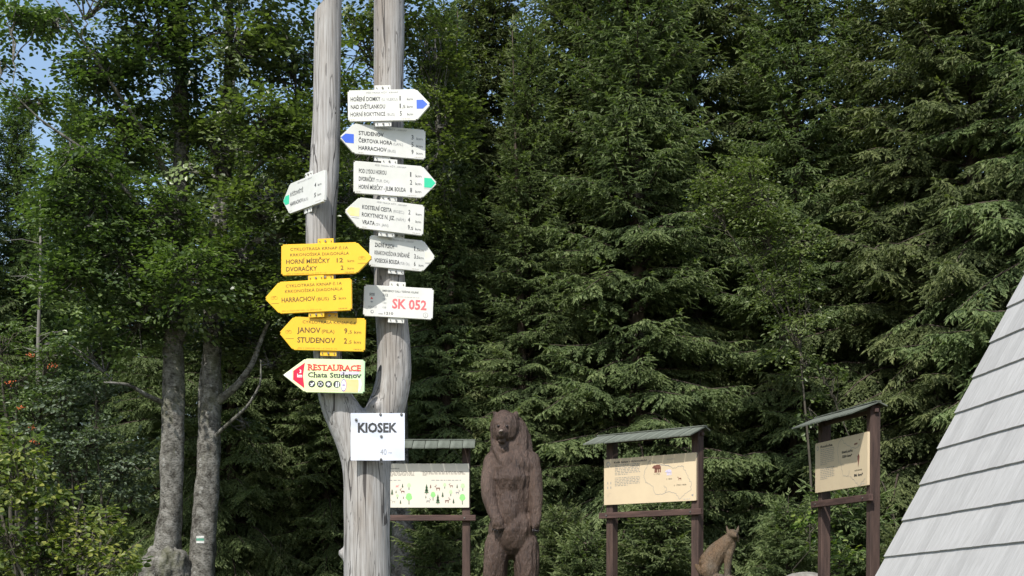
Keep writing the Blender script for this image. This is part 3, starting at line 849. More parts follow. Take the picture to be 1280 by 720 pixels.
YP = 8.8
def post():
    x = at(459, 740, YP).x; base = Vector((x, YP, gz(x, YP)))
    k = YP / F
    def w(px0, px1, py, Y=YP): return (at((px0 + px1) / 2, py, Y) - base), (px1 - px0) / 2 * k
    G_ = Geo()
    def limb(rows, k_):
        pts = [tuple(w(*r_)[0]) for r_ in rows]; rad = [w(*r_)[1] for r_ in rows]
        P, R = interp_line(pts, rad, k_)
        G_.tube(P, R, 28, .035, True, 2)
    YL, YR = 8.72, 8.85
    base_rows = [(428, 490, 1030), (429, 490, 900), (430, 489, 800), (430, 488, 720), (430.5, 487.5, 650), (430.5, 487.5, 600)]
    limb(base_rows + [(428, 485, 575, 8.8), (418, 470, 545, 8.8), (404, 452, 515, 8.79), (396, 434, 490, 8.77), (394, 429, 460, 8.74), (390, 425, 420, YL), (385, 420, 370, YL), (381, 418, 310, YL), (382, 420, 260, YL), (387, 424, 215, YL), (390, 425, 160, YL), (391.5, 426, 90, YL), (392.5, 427, 30, YL), (393, 427.5, -12, YL)], 120)
    limb(base_rows[3:] + [(432, 488, 578, YR), (440, 492, 550, YR), (452, 500, 525, YR), (464, 510, 500, YR), (472, 516, 470, YR), (472, 514, 430, YR), (469, 508, 385, YR), (467, 505, 330, YR), (466, 504, 250, YR), (466, 505, 150, YR), (467, 505.5, 60, YR), (467, 506, -10, YR), (467, 506, -80, YR)], 120)
    # knots
    for px, py, Y, r_ in ((431, 692, YP - .02, .03), (470, 508, YR - .12, .035), (497, 455, YR - .1, .012), (399, 172, YL - .068, .022), (397, 184, YL - .068, .026), (396, 197, YL - .07, .022), (394, 209, YL - .07, .018)):
        c = at(px, py, Y) - base
        G_.tube([(c.x - .01, c.y + .05, c.z), (c.x, c.y, c.z), (c.x, c.y - .012, c.z)], [r_ * 1.3, r_, r_ * .6], 12)
    me, co = remesh(G_.arrays(), .0135, 5)
    # slanted cut at the top of the left limb, deep cracks and grain
    nrm = np.empty(len(co) * 3, np.float32); me.vertices.foreach_get('normal', nrm); nrm = nrm.reshape(-1, 3)
    a_ = at(392, 20, YL) - base; b_ = at(418, -3, YL) - base
    zl = a_.z + (co[:, 0] - a_.x) * (b_.z - a_.z) / (b_.x - a_.x)
    left = co[:, 0] < (at(445, 0, YP) - base).x
    for i in range(len(co)):
        c = co[i]
        q = mnoise.noise(Vector((c[0] * 34, c[1] * 34, c[2] * 1.3)))
        q2 = mnoise.noise(Vector((c[0] * 9 + 5, c[1] * 9, c[2] * .8)))
        crack = -.004 * max(0, 1 - abs(q2 - .08) / .05)
        big = .006 * mnoise.noise(Vector((c[0] * 3, c[1] * 3, c[2] * 1.5)))
        c += nrm[i] * (q * .0018 + crack + big)
    top = left & (co[:, 2] > zl)
    co[top, 2] = zl[top]
    me.vertices.foreach_set('co', co.ravel())
    me.polygons.foreach_set('use_smooth', np.ones(len(me.polygons), dtype=bool))
    me.update(); me.name = 'forked_signpost'
    o = link('forked_signpost', me, M['pole'], loc=base)
    tag(o, 'silver grey weathered forked tree trunk serving as a signpost', 'signpost')
    print('post', len(me.polygons))
post()

# ------------------------------------------------------------------ lettering
_fc = {}
def text_geo(s, bold=0.0):
    key = (s, bold)
    if key not in _fc:
        cu = bpy.data.curves.new('t', 'FONT'); cu.body = s; cu.size = 1; cu.offset = bold; cu.resolution_u = 2
        cu.dimensions = '2D'; cu.fill_mode = 'BOTH'
        o = bpy.data.objects.new('t', cu)
        me = bpy.data.meshes.new_from_object(o)
        V = np.array([v.co[:] for v in me.vertices]).reshape(-1, 3)
        me.calc_loop_triangles()
        T = np.array([t.vertices[:] for t in me.loop_triangles]).reshape(-1, 3)
        bpy.data.objects.remove(o); bpy.data.curves.remove(cu); bpy.data.meshes.remove(me)
        _fc[key] = (V, T)
    return _fc[key]

class Print:
    """flat print on the front (-Y) face of a board: u to the right 0..W, v down 0..H, metres"""
    def __init__(self, W, H, y): self.W, self.H, self.y, self.g, self.lay = W, H, y, {}, {}
    def G(self, mat): return self.g.setdefault(mat, Geo())
    def _p(self, P, y=None):
        P = np.asarray(P, float)
        return np.stack([P[:, 0] - self.W / 2, np.full(len(P), self.y if y is None else y), self.H / 2 - P[:, 1]], 1)
    def text(self, s, u0, u1, vb, cap, mat='black', bold=.0, y=None):
        """fits the string between u0 and u1, cap height cap, baseline vb (all fractions of W / H)"""
        V, T = text_geo(s, bold)
        if not len(V): return
        x0, x1 = V[:, 0].min(), V[:, 0].max()
        kx = (u1 - u0) * self.W / max(x1 - x0, 1e-6)
        ky = cap * self.H / .729
        P = np.stack([u0 * self.W + (V[:, 0] - x0) * kx, vb * self.H - V[:, 1] * ky], 1)
        self.G(mat).add(self._p(P, y), None, T)
    def poly(self, pts, mat, y=None):
        P = np.array([(a * self.W, b * self.H) for a, b in pts])
        n = len(P); c = P.mean(0)
        V = self._p(np.vstack([P, c]), y)
        self.G(mat).add(V, None, [(i, n, (i + 1) % n) for i in range(n)])
    def strip(self, pts, w, mat, y=None):
        P = np.array([(a * self.W, b * self.H) for a, b in pts])
        for a, b in zip(P[:-1], P[1:]):
            d = b - a; L = np.linalg.norm(d)
            if L < 1e-6: continue
            nrm = np.array((-d[1], d[0])) / L * w / 2
            V = self._p([a - nrm, b - nrm, b + nrm, a + nrm], y)
            self.G(mat).add(V, [(0, 1, 2, 3)])
    def rect(self, u0, v0, u1, v1, mat, y=None): self.poly([(u0, v0), (u1, v0), (u1, v1), (u0, v1)], mat, y)
    def disc(self, u, v, ru, mat, y=None, n=14):
        k = self.W / self.H
        self.poly([(u + ru * math.cos(a), v + ru * k * math.sin(a)) for a in [i * 6.2832 / n for i in range(n)]], mat, y)
    def tiny(self, u0, u1, vb, h, mat, seed=0, word=.03):
        """a line of print too small to read: short strokes of varying length"""
        r = random.Random(seed); u = u0
        while u < u1:
            L = min(r.uniform(.3, 1.4) * word, u1 - u)
            self.rect(u, vb - h, u + L * .88, vb, mat); u += L + word * .22
    def done(self, parent, names):
        for mt, ge in self.g.items():
            V, Q, T = ge.arrays()
            link(names.get(mt, 'lettering'), np_mesh('lettering', V, Q, T), M[mt], parent)

def board_mesh(outline, th, bev=.004):
    """extruded outline (x,z) with bevelled rim; front at y=-th/2"""
    bm = bmesh.new()
    vs = [bm.verts.new((x, -th / 2, z)) for x, z in outline]
    f = bm.faces.new(vs)
    r = bmesh.ops.extrude_face_region(bm, geom=[f])
    bmesh.ops.translate(bm, verts=[e for e in r['geom'] if isinstance(e, bmesh.types.BMVert)], vec=(0, th, 0))
    bmesh.ops.recalc_face_normals(bm, faces=bm.faces)
    ed = [e for e in bm.edges if abs(e.verts[0].co.y - e.verts[1].co.y) > th * .5]
    bmesh.ops.bevel(bm, geom=ed, offset=bev * 2.2, segments=2, affect='EDGES')
    ed = [e for e in bm.edges if e.verts[0].co.y < -th * .4 and e.verts[1].co.y < -th * .4]
    bmesh.ops.bevel(bm, geom=ed, offset=bev * .5, segments=1, affect='EDGES')
    me = bpy.data.meshes.new('plate'); bm.to_mesh(me); bm.free()
    return me

def frame_from(A, B):
    """local X from A to B, Z up, Y away from the viewer"""
    X = (B - A).normalized(); Y = Vector((0, 0, 1)).cross(X).normalized(); Z = X.cross(Y).normalized()
    if Z.z < 0: Z = -Z
    Y = Z.cross(X)
    Mx = Matrix((X, Y, Z)).transposed().to_4x4()
    Mx.translation = (A + B) / 2
    return Mx

TH = .016
def sign(name, label, cat, A, B, H, shape, mat, fill, shoulder=.16, group=None, tabs=True, tabw=.10, tabu=0.0, tabmat=None, tabbot=True):
    Mx = frame_from(A, B); W = (B - A).length
    root = thing(name, label, cat, M=Mx, group=group)
    w, h, s = W / 2, H / 2, shoulder * W
    if shape == 'right': ol = [(-w, -h), (w - s, -h), (w, 0), (w - s, h), (-w, h)]
    elif shape == 'left': ol = [(-w + s, -h), (w, -h), (w, h), (-w + s, h), (-w, 0)]
    else: ol = [(-w, -h), (w, -h), (w, h), (-w, h)]
    link('plate', board_mesh(ol, TH), M[mat], root)
    if tabs:
        for sg in ((1, -1) if tabbot else (1,)):
            zc = sg * (h + .014)
            tb = Geo().box(tabu - tabw / 2, tabu + tabw / 2, TH * .5 - .006, TH * .5 - .001, zc - .0165, zc + .0165)
            t = tb.obj('bracket', M[tabmat or mat], root, bevel=.0015)
            for dx in (-.036, 0, .036):
                sc = Geo().tube([(tabu + dx, TH * .5 - .014, zc), (tabu + dx, TH * .5 - .004, zc)], .0062 if dx == 0 else .0034, 8)
                sc.obj('screw', M['screw'], t)
    P = Print(W, H, -TH / 2 - .0009)
    fill(P)
    P.done(root, {'bluemark': 'trail_mark', 'greenmark': 'trail_mark', 'yellowmark': 'trail_mark', 'yellowfaded': 'trail_mark', 'crimson': 'red_arrow', 'beer': 'beer_picture'})
    return root

K = 'black'
def rowsR(P, rows, us, vb, cap=.135):
    """rows: (place, u1 of place, small text, its u0,u1, number, decimals)"""
    for (s, u0, u1, sm_, a, b, num, dec), v in zip(rows, vb):
        P.text(s, u0, u1, v, cap, K, .012 if len(s) > 14 else .018)
        if sm_: P.text(sm_, a, b, v, cap * .68, 'greyprint', 0)
        w_ = sum(.0135 if q_ == '1' else .024 for q_ in num)
        P.text(num, us[0], us[0] + w_, v, cap * 1.12, K, .012)
        if dec: P.text(dec, us[0] + .026, us[0] + .068, v, cap * .75, K, .0)
        P.text('km', us[1], us[1] + .07, v, cap * .62, K, .0)

def head(P, u0, u1, v, bars=((.03, .09), (.64, .75)), vb=.955):
    P.text('PĚŠÍ TRASA KČT , KRNAP', u0, u1, v, .048, 'greyprint', 0)
    for i, (a, b) in enumerate(bars): P.tiny(a, b, vb, .022, 'paleprint', i, .02)

def s1(P):
    head(P, .226, .608, .115)
    rowsR(P, [('HOŘENÍ DOMKY', .035, .395, '(U VLEKU)', .41, .60, '1', None), ('NAD SVĚTLANKOU', .035, .45, None, 0, 0, '1', ',5'), ('HORNÍ ROKYTNICE', .03, .45, '(BUS)', .465, .565, '5', None)], (.625, .715), (.356, .60, .84))
    P.poly([(.829, .345), (.905, .345), (.962, .49), (.905, .63), (.829, .63)], 'bluemark')
def s2(P):
    head(P, .40, .78, .115, ((.22, .28), (.87, .97)))
    rowsR(P, [('STUDENOV', .22, .51, None, 0, 0, '3', None), ('ČERTOVA HORA', .22, .61, '(LAN.)', .625, .735, '5', None), ('HARRACHOV', .22, .545, '(BUS)', .555, .65, '9', None)], (.835, .895), (.36, .605, .85))
    P.poly([(.018, .5), (.07, .36), (.165, .36), (.165, .66), (.07, .66)], 'bluemark')
def s3(P):
    head(P, .25, .62, .11)
    rowsR(P, [('POD LYSOU HOROU', .06, .385, None, 0, 0, '1', None), ('DVORAČKY', .06, .25, '(TUR. CH.)', .26, .42, '2', None), ('HORNÍ MÍSEČKY - JILEM. BOUDA', .06, .62, None, 0, 0, '8', None)], (.67, .735), (.36, .605, .85))
    P.poly([(.84, .36), (.925, .36), (.975, .5), (.925, .66), (.84, .66)], 'greenmark')
    P.strip([(.84, .70), (.925, .70)], .0015, 'greyprint')
def s4(P):
    head(P, .40, .775, .11, ((.23, .29), (.86, .96)))
    rowsR(P, [('KOSTELNÍ CESTA', .22, .59, '(ROZC.)', .61, .745, '2', None), ('ROKYTNICE N. JIZ.', .22, .63, '(NÁM.)', .645, .765, '4', None), ('VRATA', .225, .385, '(SV. JAN)', .395, .555, '9', ',5')], (.80, .895), (.36, .605, .85))
    P.poly([(.03, .5), (.075, .35), (.185, .35), (.185, .62), (.075, .62)], 'yellowmark')
    P.strip([(.09, .68), (.185, .68)], .002, 'greyprint')
def s5(P):
    head(P, .27, .66, .11)
    rowsR(P, [('ZADNÍ PLECH', .07, .36, None, 0, 0, '1', ',5'), ('KRAKONOŠOVA SNÍDANĚ', .07, .60, None, 0, 0, '3', ',5'), ('VOSECKÁ BOUDA', .07, .45, '(TUR. CH.)', .46, .60, '6', None)], (.67, .745), (.36, .605, .85))
    P.poly([(.84, .36), (.925, .36), (.975, .5), (.925, .68), (.84, .68)], 'yellowfaded')
    P.strip([(.84, .72), (.925, .72)], .003, 'greyprint')
def s6(P):
    P.text('EMERGENCY CALL / TÍSŇOVÁ VOLÁNÍ', .265, .78, .19, .062, K, .01)
    P.text('SOS', .08, .155, .335, .085, K, .03); P.text('112', .275, .345, .335, .085, K, .01)
    P.poly([(.115, .37), (.135, .45), (.095, .45)], 'red'); P.text('150', .275, .325, .455, .06, 'greyprint')
    P.rect(.108, .51, .126, .56, 'greyprint'); P.rect(.098, .525, .136, .545, 'greyprint'); P.text('155', .275, .325, .58, .06, 'greyprint')
    P.text('POLICIE', .075, .19, .725, .06, 'greyprint', .01); P.text('158', .275, .325, .725, .06, 'greyprint')
    P.disc(.128, .85, .024, 'greyprint'); P.disc(.131, .85, .014, 'white', P.y - .0006)
    P.tiny(.22, .285, .92, .035, 'greyprint', 3, .02); P.text('1210', .305, .43, .915, .085, K, .01)
    P.tiny(.48, .80, .335, .02, 'paleprint', 4, .03)
    P.text('SK 052', .41, .905, .70, .31, 'redfaded', .028)
    P.disc(.895, .87, .037, 'greyprint', n=20); P.disc(.895, .87, .031, 'white', P.y - .0006, 20); P.text('S', .886, .904, .91, .085, 'greyprint', 0, P.y - .0010)
def s7(P):
    P.text('PĚŠÍ TRASA KČT , KRNAP', .36, .70, .11, .048, 'greyprint', 0)
    for s, a, b, v in (('RÝŽOVIŠTĚ', .19, .50, .44), ('HARRACHOV', .19, .50, .76)): P.text(s, a, b, v, .13, K, .01)
    P.text('(BUS)', .51, .62, .76, .09, 'greyprint')
    for nme, v in (('4', .44), ('5', .76)):
        P.text(nme, .77, .81, v, .14, K, .012); P.text('km', .85, .93, v, .08, K)
    P.poly([(.015, .5), (.07, .36), (.16, .36), (.16, .66), (.07, .66)], 'greenmark')
    P.tiny(.18, .25, .93, .02, 'paleprint', 1, .02); P.tiny(.80, .93, .93, .02, 'paleprint', 2, .02)
def bike(P, u, v, s):
    k = P.W / P.H
    for du in (-.5, .5):
        pts = [(u + du * s + .42 * s * math.cos(a), v + .42 * s * k * math.sin(a)) for a in [i * 6.2832 / 12 for i in range(13)]]
        P.strip(pts, .0016, 'ypale')
    P.strip([(u - .5 * s, v), (u - .15 * s, v - .5 * s * k), (u + .35 * s, v - .5 * s * k), (u + .5 * s, v)], .0018, 'ypale')
    P.strip([(u - .15 * s, v - .5 * s * k), (u, v), (u + .35 * s, v - .5 * s * k)], .0018, 'ypale')
Y_ = 'yprint'
def s8(P):
    P.text('CYKLOTRASA KRNAP č.1A', .10, .735, .21, .095, Y_, 0); P.text('KRKONOŠSKÁ DIAGONÁLA', .10, .745, .39, .095, Y_, 0)
    P.text('HORNÍ MÍSEČKY', .055, .535, .63, .145, Y_, .015); P.text('12', .61, .68, .63, .145, Y_, .015); P.text('km', .73, .80, .63, .085, Y_)
    P.text('DVORAČKY', .055, .395, .87, .145, Y_, .015); P.text('2', .655, .685, .87, .145, Y_, .015); P.text('km', .73, .80, .87, .085, Y_)
    P.text('JEN V OBDOBÍ OD 1.6. DO 31.10.', .06, .50, .965, .04, 'ypale'); P.tiny(.70, .80, .965, .03, 'ypale', 1, .02)
    bike(P, .885, .52, .04); P.strip([(.84, .68), (.93, .68)], .002, Y_)
def s9(P):
    P.text('CYKLOTRASA KRNAP č.1A', .25, .89, .19, .095, Y_, 0); P.text('KRKONOŠSKÁ DIAGONÁLA', .24, .90, .36, .095, Y_, 0)
    P.text('HARRACHOV', .20, .585, .65, .15, Y_, .015); P.text('(BUS)', .60, .74, .65, .105, Y_)
    P.text('5', .79, .825, .65, .145, Y_, .015); P.text('km', .855, .935, .65, .09, Y_)
    P.text('JEN V OBDOBÍ OD 1.6. DO 31.10.', .20, .66, .945, .04, 'ypale'); P.tiny(.85, .95, .945, .03, 'ypale', 1, .02)
    bike(P, .115, .50, .04); P.strip([(.08, .67), (.17, .67)], .002, Y_)
def s10(P):
    P.text('CYKLOTRASA KRNAP č.4', .27, .885, .19, .09, Y_, 0)
    P.text('JANOV', .21, .48, .47, .165, Y_, .018); P.text('(PILA)', .495, .64, .47, .11, Y_)
    P.text('9', .755, .79, .47, .165, Y_, .018); P.text(',5 km', .80, .95, .47, .10, Y_)
    P.text('STUDENOV', .215, .655, .77, .165, Y_, .018); P.text('2', .755, .79, .77, .165, Y_, .018); P.text(',5 km', .80, .95, .77, .10, Y_)
    P.text('JEN V OBDOBÍ OD 1.6. DO 31.10.', .22, .68, .955, .04, 'ypale'); P.tiny(.87, .96, .955, .03, 'ypale', 1, .02)
    bike(P, .11, .46, .04); P.strip([(.08, .66), (.175, .66)], .002, Y_)
def s11(P):
    # white tip, red arrow
    P.poly([(.005, .5), (.11, .33), (.11, .67)], 'foam')
    P.poly([(.125, .37), (.265, .12), (.245, .5), (.265, .88), (.125, .63)], 'crimson', P.y - .0004)
    P.text('3', .20, .225, .43, .10, 'foam', .03, P.y - .0010); P.text('km', .175, .235, .56, .11, 'foam', .03, P.y - .0010)
    def serif(s, u0, u1, vb, cap, mat, bold, wide):
        n = len(s); V, T = text_geo(s, bold)
        P.text(s, u0, u1, vb, cap, mat, bold, P.y - .0006)
        x0, x1 = V[:, 0].min(), V[:, 0].max()
        foot = {'R': (.15, .9), 'E': (.2,), 'T': (.5,), 'A': (.06, .94), 'h': (.15, .85), 'n': (.15, .85), 't': (), 'd': (), 'v': (), 'u': ()}
        topf = {'R': (.15,), 'E': (.2,), 'U': (.12, .88), 'h': (.15,), 'n': (.15,), 'v': (.1, .9), 'u': (.12, .8), 'd': (.8,)}
        # pen positions of the letters
        pos = []
        for i, ch in enumerate(s):
            if ch == ' ': pos.append(None); continue
            a = 0 if i == 0 else text_geo('I' + s[:i] + 'I', bold)[0][:, 0].max() - text_geo('II', bold)[0][:, 0].max()
            v2 = text_geo(ch, bold)[0]; pos.append((a + v2[:, 0].min(), a + v2[:, 0].max(), v2[:, 1].max()))
        for ch, pp in zip(s, pos):
            if not pp: continue
            for dic, top in ((foot, False), (topf, True)):
                for f_ in dic.get(ch, ()):
                    c = u0 + ((pp[0] + (pp[1] - pp[0]) * f_) - x0) / (x1 - x0) * (u1 - u0)
                    yy = vb - (pp[2] / .729 * cap if top else 0)
                    P.rect(c - wide, yy - .012, c + wide, yy + .012, mat, P.y - .0008)
    serif('RESTAURACE', .305, .955, .335, .17, 'red', .03, .018)
    serif('Chata Studenov', .305, .955, .545, .15, 'black', .02, .010)
    for i, u in enumerate((.355, .46, .56, .66)):
        P.disc(u, .745, .043, 'black', P.y - .0004, 18)
    yy = P.y - .0010
    P.poly([(.335, .80), (.375, .69), (.385, .72), (.36, .81)], 'foam', yy); P.poly([(.33, .72), (.355, .73), (.35, .76)], 'foam', yy)
    for a in range(5): P.disc(.46 + .021 * math.cos(a * 1.256), .745 + .05 * math.sin(a * 1.256), .008, 'foam', yy, 8)
    P.poly([(.56 + (.034 if i % 2 else .014) * math.cos(i * .628), .745 + (.08 if i % 2 else .035) * math.sin(i * .628)) for i in range(10)], 'foam', yy)
    P.poly([(.645, .83), (.65, .68), (.665, .68), (.662, .83)], 'foam', yy); P.poly([(.672, .83), (.675, .67), (.69, .70), (.685, .82)], 'foam', yy)
    P.text('REZERVACE UBYTOVÁNÍ', .31, .68, .94, .03, 'paleprint')
    # beer glass with its crest
    P.poly([(.745, .60), (.925, .60), (.92, .97), (.74, .97)], 'beer', P.y - .0003)
    P.poly([(.70, .36), (.93, .36), (.93, .44), (.70, .46)], 'lilac', P.y - .0002)
    P.poly([(.925, .56), (.955, .58), (.965, .75), (.945, .93), (.925, .97), (.935, .75)], 'foam', P.y - .0006)
    P.poly([(.745 + .035 * math.cos(a), .77 + .19 * math.sin(a)) for a in [i * .393 for i in range(16)]], 'violet', P.y - .0005)
    P.poly([(.745 + .027 * math.cos(a), .77 + .15 * math.sin(a)) for a in [i * .393 for i in range(16)]], 'foam', P.y - .0009)
    P.rect(.728, .74, .762, .79, 'violet', P.y - .0012)

def gradient_print():
    m, nt, b = new_mat('green_yellow_print')
    tc = nd(nt, 'ShaderNodeTexCoord'); sx = nd(nt, 'ShaderNodeSeparateXYZ'); nt.links.new(tc.outputs['Object'], sx.inputs[0])
    f = math_n(nt, 'ADD', math_n(nt, 'MULTIPLY', sx.outputs[0], 1.6), .5, True)
    c = ramp(nt, f, [(0, (.80, .80, .50)), (.5, (.68, .78, .38)), (.82, (.58, .74, .42)), (1, (.33, .60, .36))])
    nt.links.new(c, b.inputs['Base Color']); b.inputs['Roughness'].default_value = .4
    return m
M['resto'] = gradient_print()

kh = 8.7 / F
PG = 'trail signs fixed to the forked post'
def px_sign(name, label, cat, pa, pb, ya, yb, hpx, *a, **kw):
    A, B = at(*pa, ya), at(*pb, yb)
    return sign(name, label, cat, A, B, hpx * (ya + yb) / 2 / F, *a, **kw)

px_sign('arrow_sign', 'white arrow sign with blue tip pointing right, topmost on the right limb of the post', 'trail sign', (435, 133), (538.5, 131), 8.66, 8.66, 39, 'right', 'white', s1, .17, PG, tabu=-.04)
px_sign('arrow_sign', 'white arrow sign with blue tip pointing left towards STUDENOV and HARRACHOV', 'trail sign', (424, 172), (531.5, 181.5), 8.64, 8.78, 37.5, 'left', 'white', s2, .165, PG, tabu=-.0)
px_sign('arrow_sign', 'white arrow sign with green tip pointing right towards POD LYSOU HOROU', 'trail sign', (442, 221.5), (546.5, 229.5), 8.62, 8.74, 40, 'right', 'white', s3, .18, PG, tabu=-.04)
px_sign('arrow_sign', 'white arrow sign with faded yellow tip pointing left towards KOSTELNÍ CESTA', 'trail sign', (430, 264), (529.5, 276), 8.60, 8.74, 38.5, 'left', 'white', s4, .18, PG, tabu=.02)
px_sign('arrow_sign', 'white arrow sign pointing right towards ZADNÍ PLECH, its tip bleached pale', 'trail sign', (462, 313.5), (544, 322), 8.68, 8.82, 39, 'right', 'white', s5, .19, PG, tabu=-.04)
px_sign('emergency_sign', 'white emergency location sign reading SK 052 in red, lowest on the right limb', 'information sign', (454.5, 375.5), (541.5, 380.5), 8.68, 8.72, 39, 'rect', 'white', s6, 0, PG, tabu=-.01)
px_sign('arrow_sign', 'white arrow sign turned sideways, alone on the left limb above the yellow signs', 'trail sign', (355, 252), (407, 232), 8.92, 8.46, 38, 'left', 'white', s7, .17, PG, tabu=.05)
px_sign('cycle_sign', 'yellow arrow sign pointing right towards HORNÍ MÍSEČKY, uppermost of the yellow three', 'cycle sign', (352, 325.5), (466, 322), 8.60, 8.52, 39, 'right', 'yellow', s8, .17, PG, tabu=-.01)
px_sign('cycle_sign', 'yellow arrow sign pointing left towards HARRACHOV, middle one of the yellow three', 'cycle sign', (331, 373.5), (440, 368), 8.62, 8.52, 40, 'left', 'yellow', s9, .17, PG, tabu=.05)
px_sign('cycle_sign', 'yellow arrow sign pointing left towards JANOV and STUDENOV, lowest of the yellow three', 'cycle sign', (349, 416.5), (457, 419), 8.60, 8.58, 41.5, 'left', 'yellow', s10, .165, PG, tabu=.04)
px_sign('restaurant_sign', 'pale green restaurant arrow sign with red tip, beer picture and RESTAURACE lettering', 'restaurant sign', (354, 469), (456, 471), 8.60, 8.60, 42, 'left', 'resto', s11, .27, PG, tabs=False)

def kiosk_paper():
    A, B = at(438.5, 546, 8.60), at(506, 546, 8.60); W = (B - A).length; H = 59 * 8.6 / F
    root = thing('paper_notice', 'white paper notice reading KIOSEK pinned on the post below its fork', 'notice', M=frame_from(A, B))
    def yo(x, z): return -.004 * math.sin(x * 14 + z * 9) - .003 * math.sin(z * 30 + x * 21) - .006 * (abs(x) / W) ** 2 * 4 + .004 * mnoise.noise(Vector((x * 9, z * 9, 0)))
    nx, nz = 22, 20; V = []
    for j in range(nz + 1):
        for i in range(nx + 1):
            x = -W / 2 + W * i / nx; z = -H / 2 + H * j / nz; V.append((x, yo(x, z), z))
    Q = [(j * (nx + 1) + i, j * (nx + 1) + i + 1, (j + 1) * (nx + 1) + i + 1, (j + 1) * (nx + 1) + i) for j in range(nz) for i in range(nx)]
    V2 = [(x, y + .0012, z) for x, y, z in V]; n = len(V)
    Q2 = [tuple(reversed([k + n for k in q])) for q in Q]
    rim = [i for i in range(nx + 1)] + [j * (nx + 1) + nx for j in range(1, nz + 1)] + [nz * (nx + 1) + i for i in range(nx - 1, -1, -1)] + [j * (nx + 1) for j in range(nz - 1, 0, -1)]
    Q3 = [(rim[k], rim[(k + 1) % len(rim)] , rim[(k + 1) % len(rim)] + n, rim[k] + n) for k in range(len(rim))]
    M['paper'] = simple('notice_paper', (.62, .65, .73), (.57, .60, .68), 5, .55)
    link('sheet', np_mesh('sheet', V + V2, Q + Q2 + Q3, smooth=False), M['paper'], root)
    P = Print(W, H, 0)
    P.text('KIOSEK', .13, .86, .40, .20, 'black', .035)
    P.text('40', .545, .66, .88, .13, 'greyprint', -.012); P.text('m', .70, .76, .86, .06, 'greyprint', -.012)
    for mt, ge in P.g.items():
        V, Q, T = ge.arrays(); V = V.copy()
        for v in V: v[1] = yo(v[0], v[2]) - .0022
        link('lettering', np_mesh('lettering', V, Q, T), M[mt], root)
    for u, v in ((.10, .14), (.55, .03), (.94, .03), (.565, .49), (.56, .98)):
        x, z = (u - .5) * W, (.5 - v) * H
        Geo().tube([(x, yo(x, z) - .009, z), (x, yo(x, z) - .005, z), (x, yo(x, z) + .002, z)], [.004, .0085, .0085], 10).obj('pin', M['screw'], root)
kiosk_paper()
Geo().tube([tuple(at(477, 580, 8.645)), tuple(at(477, 580, 8.665))], .009, 10).obj('screw', M['screw']) and None
tag(bpy.data.objects['screw.%03d' % (len([o for o in bpy.data.objects if o.name.startswith('screw')]) - 1)], 'lone screw head in the post just below the paper notice', 'screw')

# ------------------------------------------------------------------ information boards
def conifer(P, u, v, h, mat, trunk=.3, wide=.42):
    k = P.H / P.W; w = h * wide * k
    for a, b, ww in ((0, .42, .6), (.22, .68, .8), (.45, 1 - trunk * .4, 1)):
        P.poly([(u, v - h * (1 - a)), (u + w * ww / 2, v - h * (1 - b)), (u - w * ww / 2, v - h * (1 - b))], mat)
    P.rect(u - .003, v - h * .2, u + .003, v, 'brownprint', P.y + .0003)
def leaftree(P, u, v, h, mat, bare=.35):
    k = P.H / P.W; w = h * .55 * k
    P.poly([(u + w / 2 * math.cos(a) * (1 + .12 * math.sin(5 * a)), v - h * (bare + (1 - bare) / 2) + h * (1 - bare) / 2 * math.sin(a)) for a in [i * .42 for i in range(15)]], mat)
    P.rect(u - .0035, v - h * .5, u + .0035, v, 'darkgreenprint', P.y + .0003)
def deer(P, u, v, s, mat, flip=1, antler=True):
    k = P.W / P.H
    q = lambda pts: [(u + flip * a * s, v + b * s * k) for a, b in pts]
    P.poly(q([(-.5, -.12), (.3, -.16), (.42, -.02), (.36, .12), (-.42, .1), (-.52, 0)]), mat)
    P.poly(q([(-.5, -.12), (-.42, .08), (-.62, -.2), (-.78, -.42), (-.66, -.46), (-.52, -.28)]), mat)
    P.poly(q([(-.7, -.5), (-.6, -.44), (-.8, -.32), (-.95, -.3), (-.86, -.42)]), mat)
    for a in (-.42, -.3, .24, .34): P.strip(q([(a, .05), (a - .03, .3), (a + .02, .52)]), s * P.W * .07, mat)
    if antler:
        P.strip(q([(-.66, -.48), (-.55, -.7), (-.6, -.92)]), s * P.W * .05, mat); P.strip(q([(-.66, -.48), (-.4, -.66), (-.36, -.85)]), s * P.W * .05, mat)
def bearprint(P, u, v, s, mat):
    k = P.W / P.H
    q = lambda pts: [(u + a * s, v + b * s * k) for a, b in pts]
    P.poly(q([(-.3, -.28), (0, -.36), (.35, -.32), (.5, -.1), (.46, .1), (.1, .14), (-.3, .1)]), mat)
    P.poly(q([(-.3, -.3), (-.2, .05), (-.45, .02), (-.62, -.02), (-.58, -.12), (-.42, -.28)]), mat)
    for a, b in ((-.3, -.12), (-.1, .04), (.14, .28), (.36, .5)): P.poly(q([(a, 0), (b, 0), (b - .02, .45), (a - .04, .45)]), mat)
MAPR = [(.45, .42), (.47, .25), (.50, .12), (.53, .10), (.58, .17), (.64, .19), (.70, .24), (.78, .30), (.84, .26), (.87, .28), (.90, .42), (.93, .56), (.95, .62), (.95, .78), (.88, .86), (.83, .97), (.79, .84), (.72, .78), (.64, .84), (.56, .80), (.55, .68), (.50, .58), (.47, .55), (.45, .42)]
def wobble(pts, seed, n=5, amp=.008):
    r = random.Random(seed); out = []
    for a, b in zip(pts[:-1], pts[1:]):
        for i in range(n): out.append((a[0] + (b[0] - a[0]) * i / n + r.uniform(-amp, amp), a[1] + (b[1] - a[1]) * i / n + r.uniform(-amp, amp) * 2))
    out.append(pts[-1]); return out
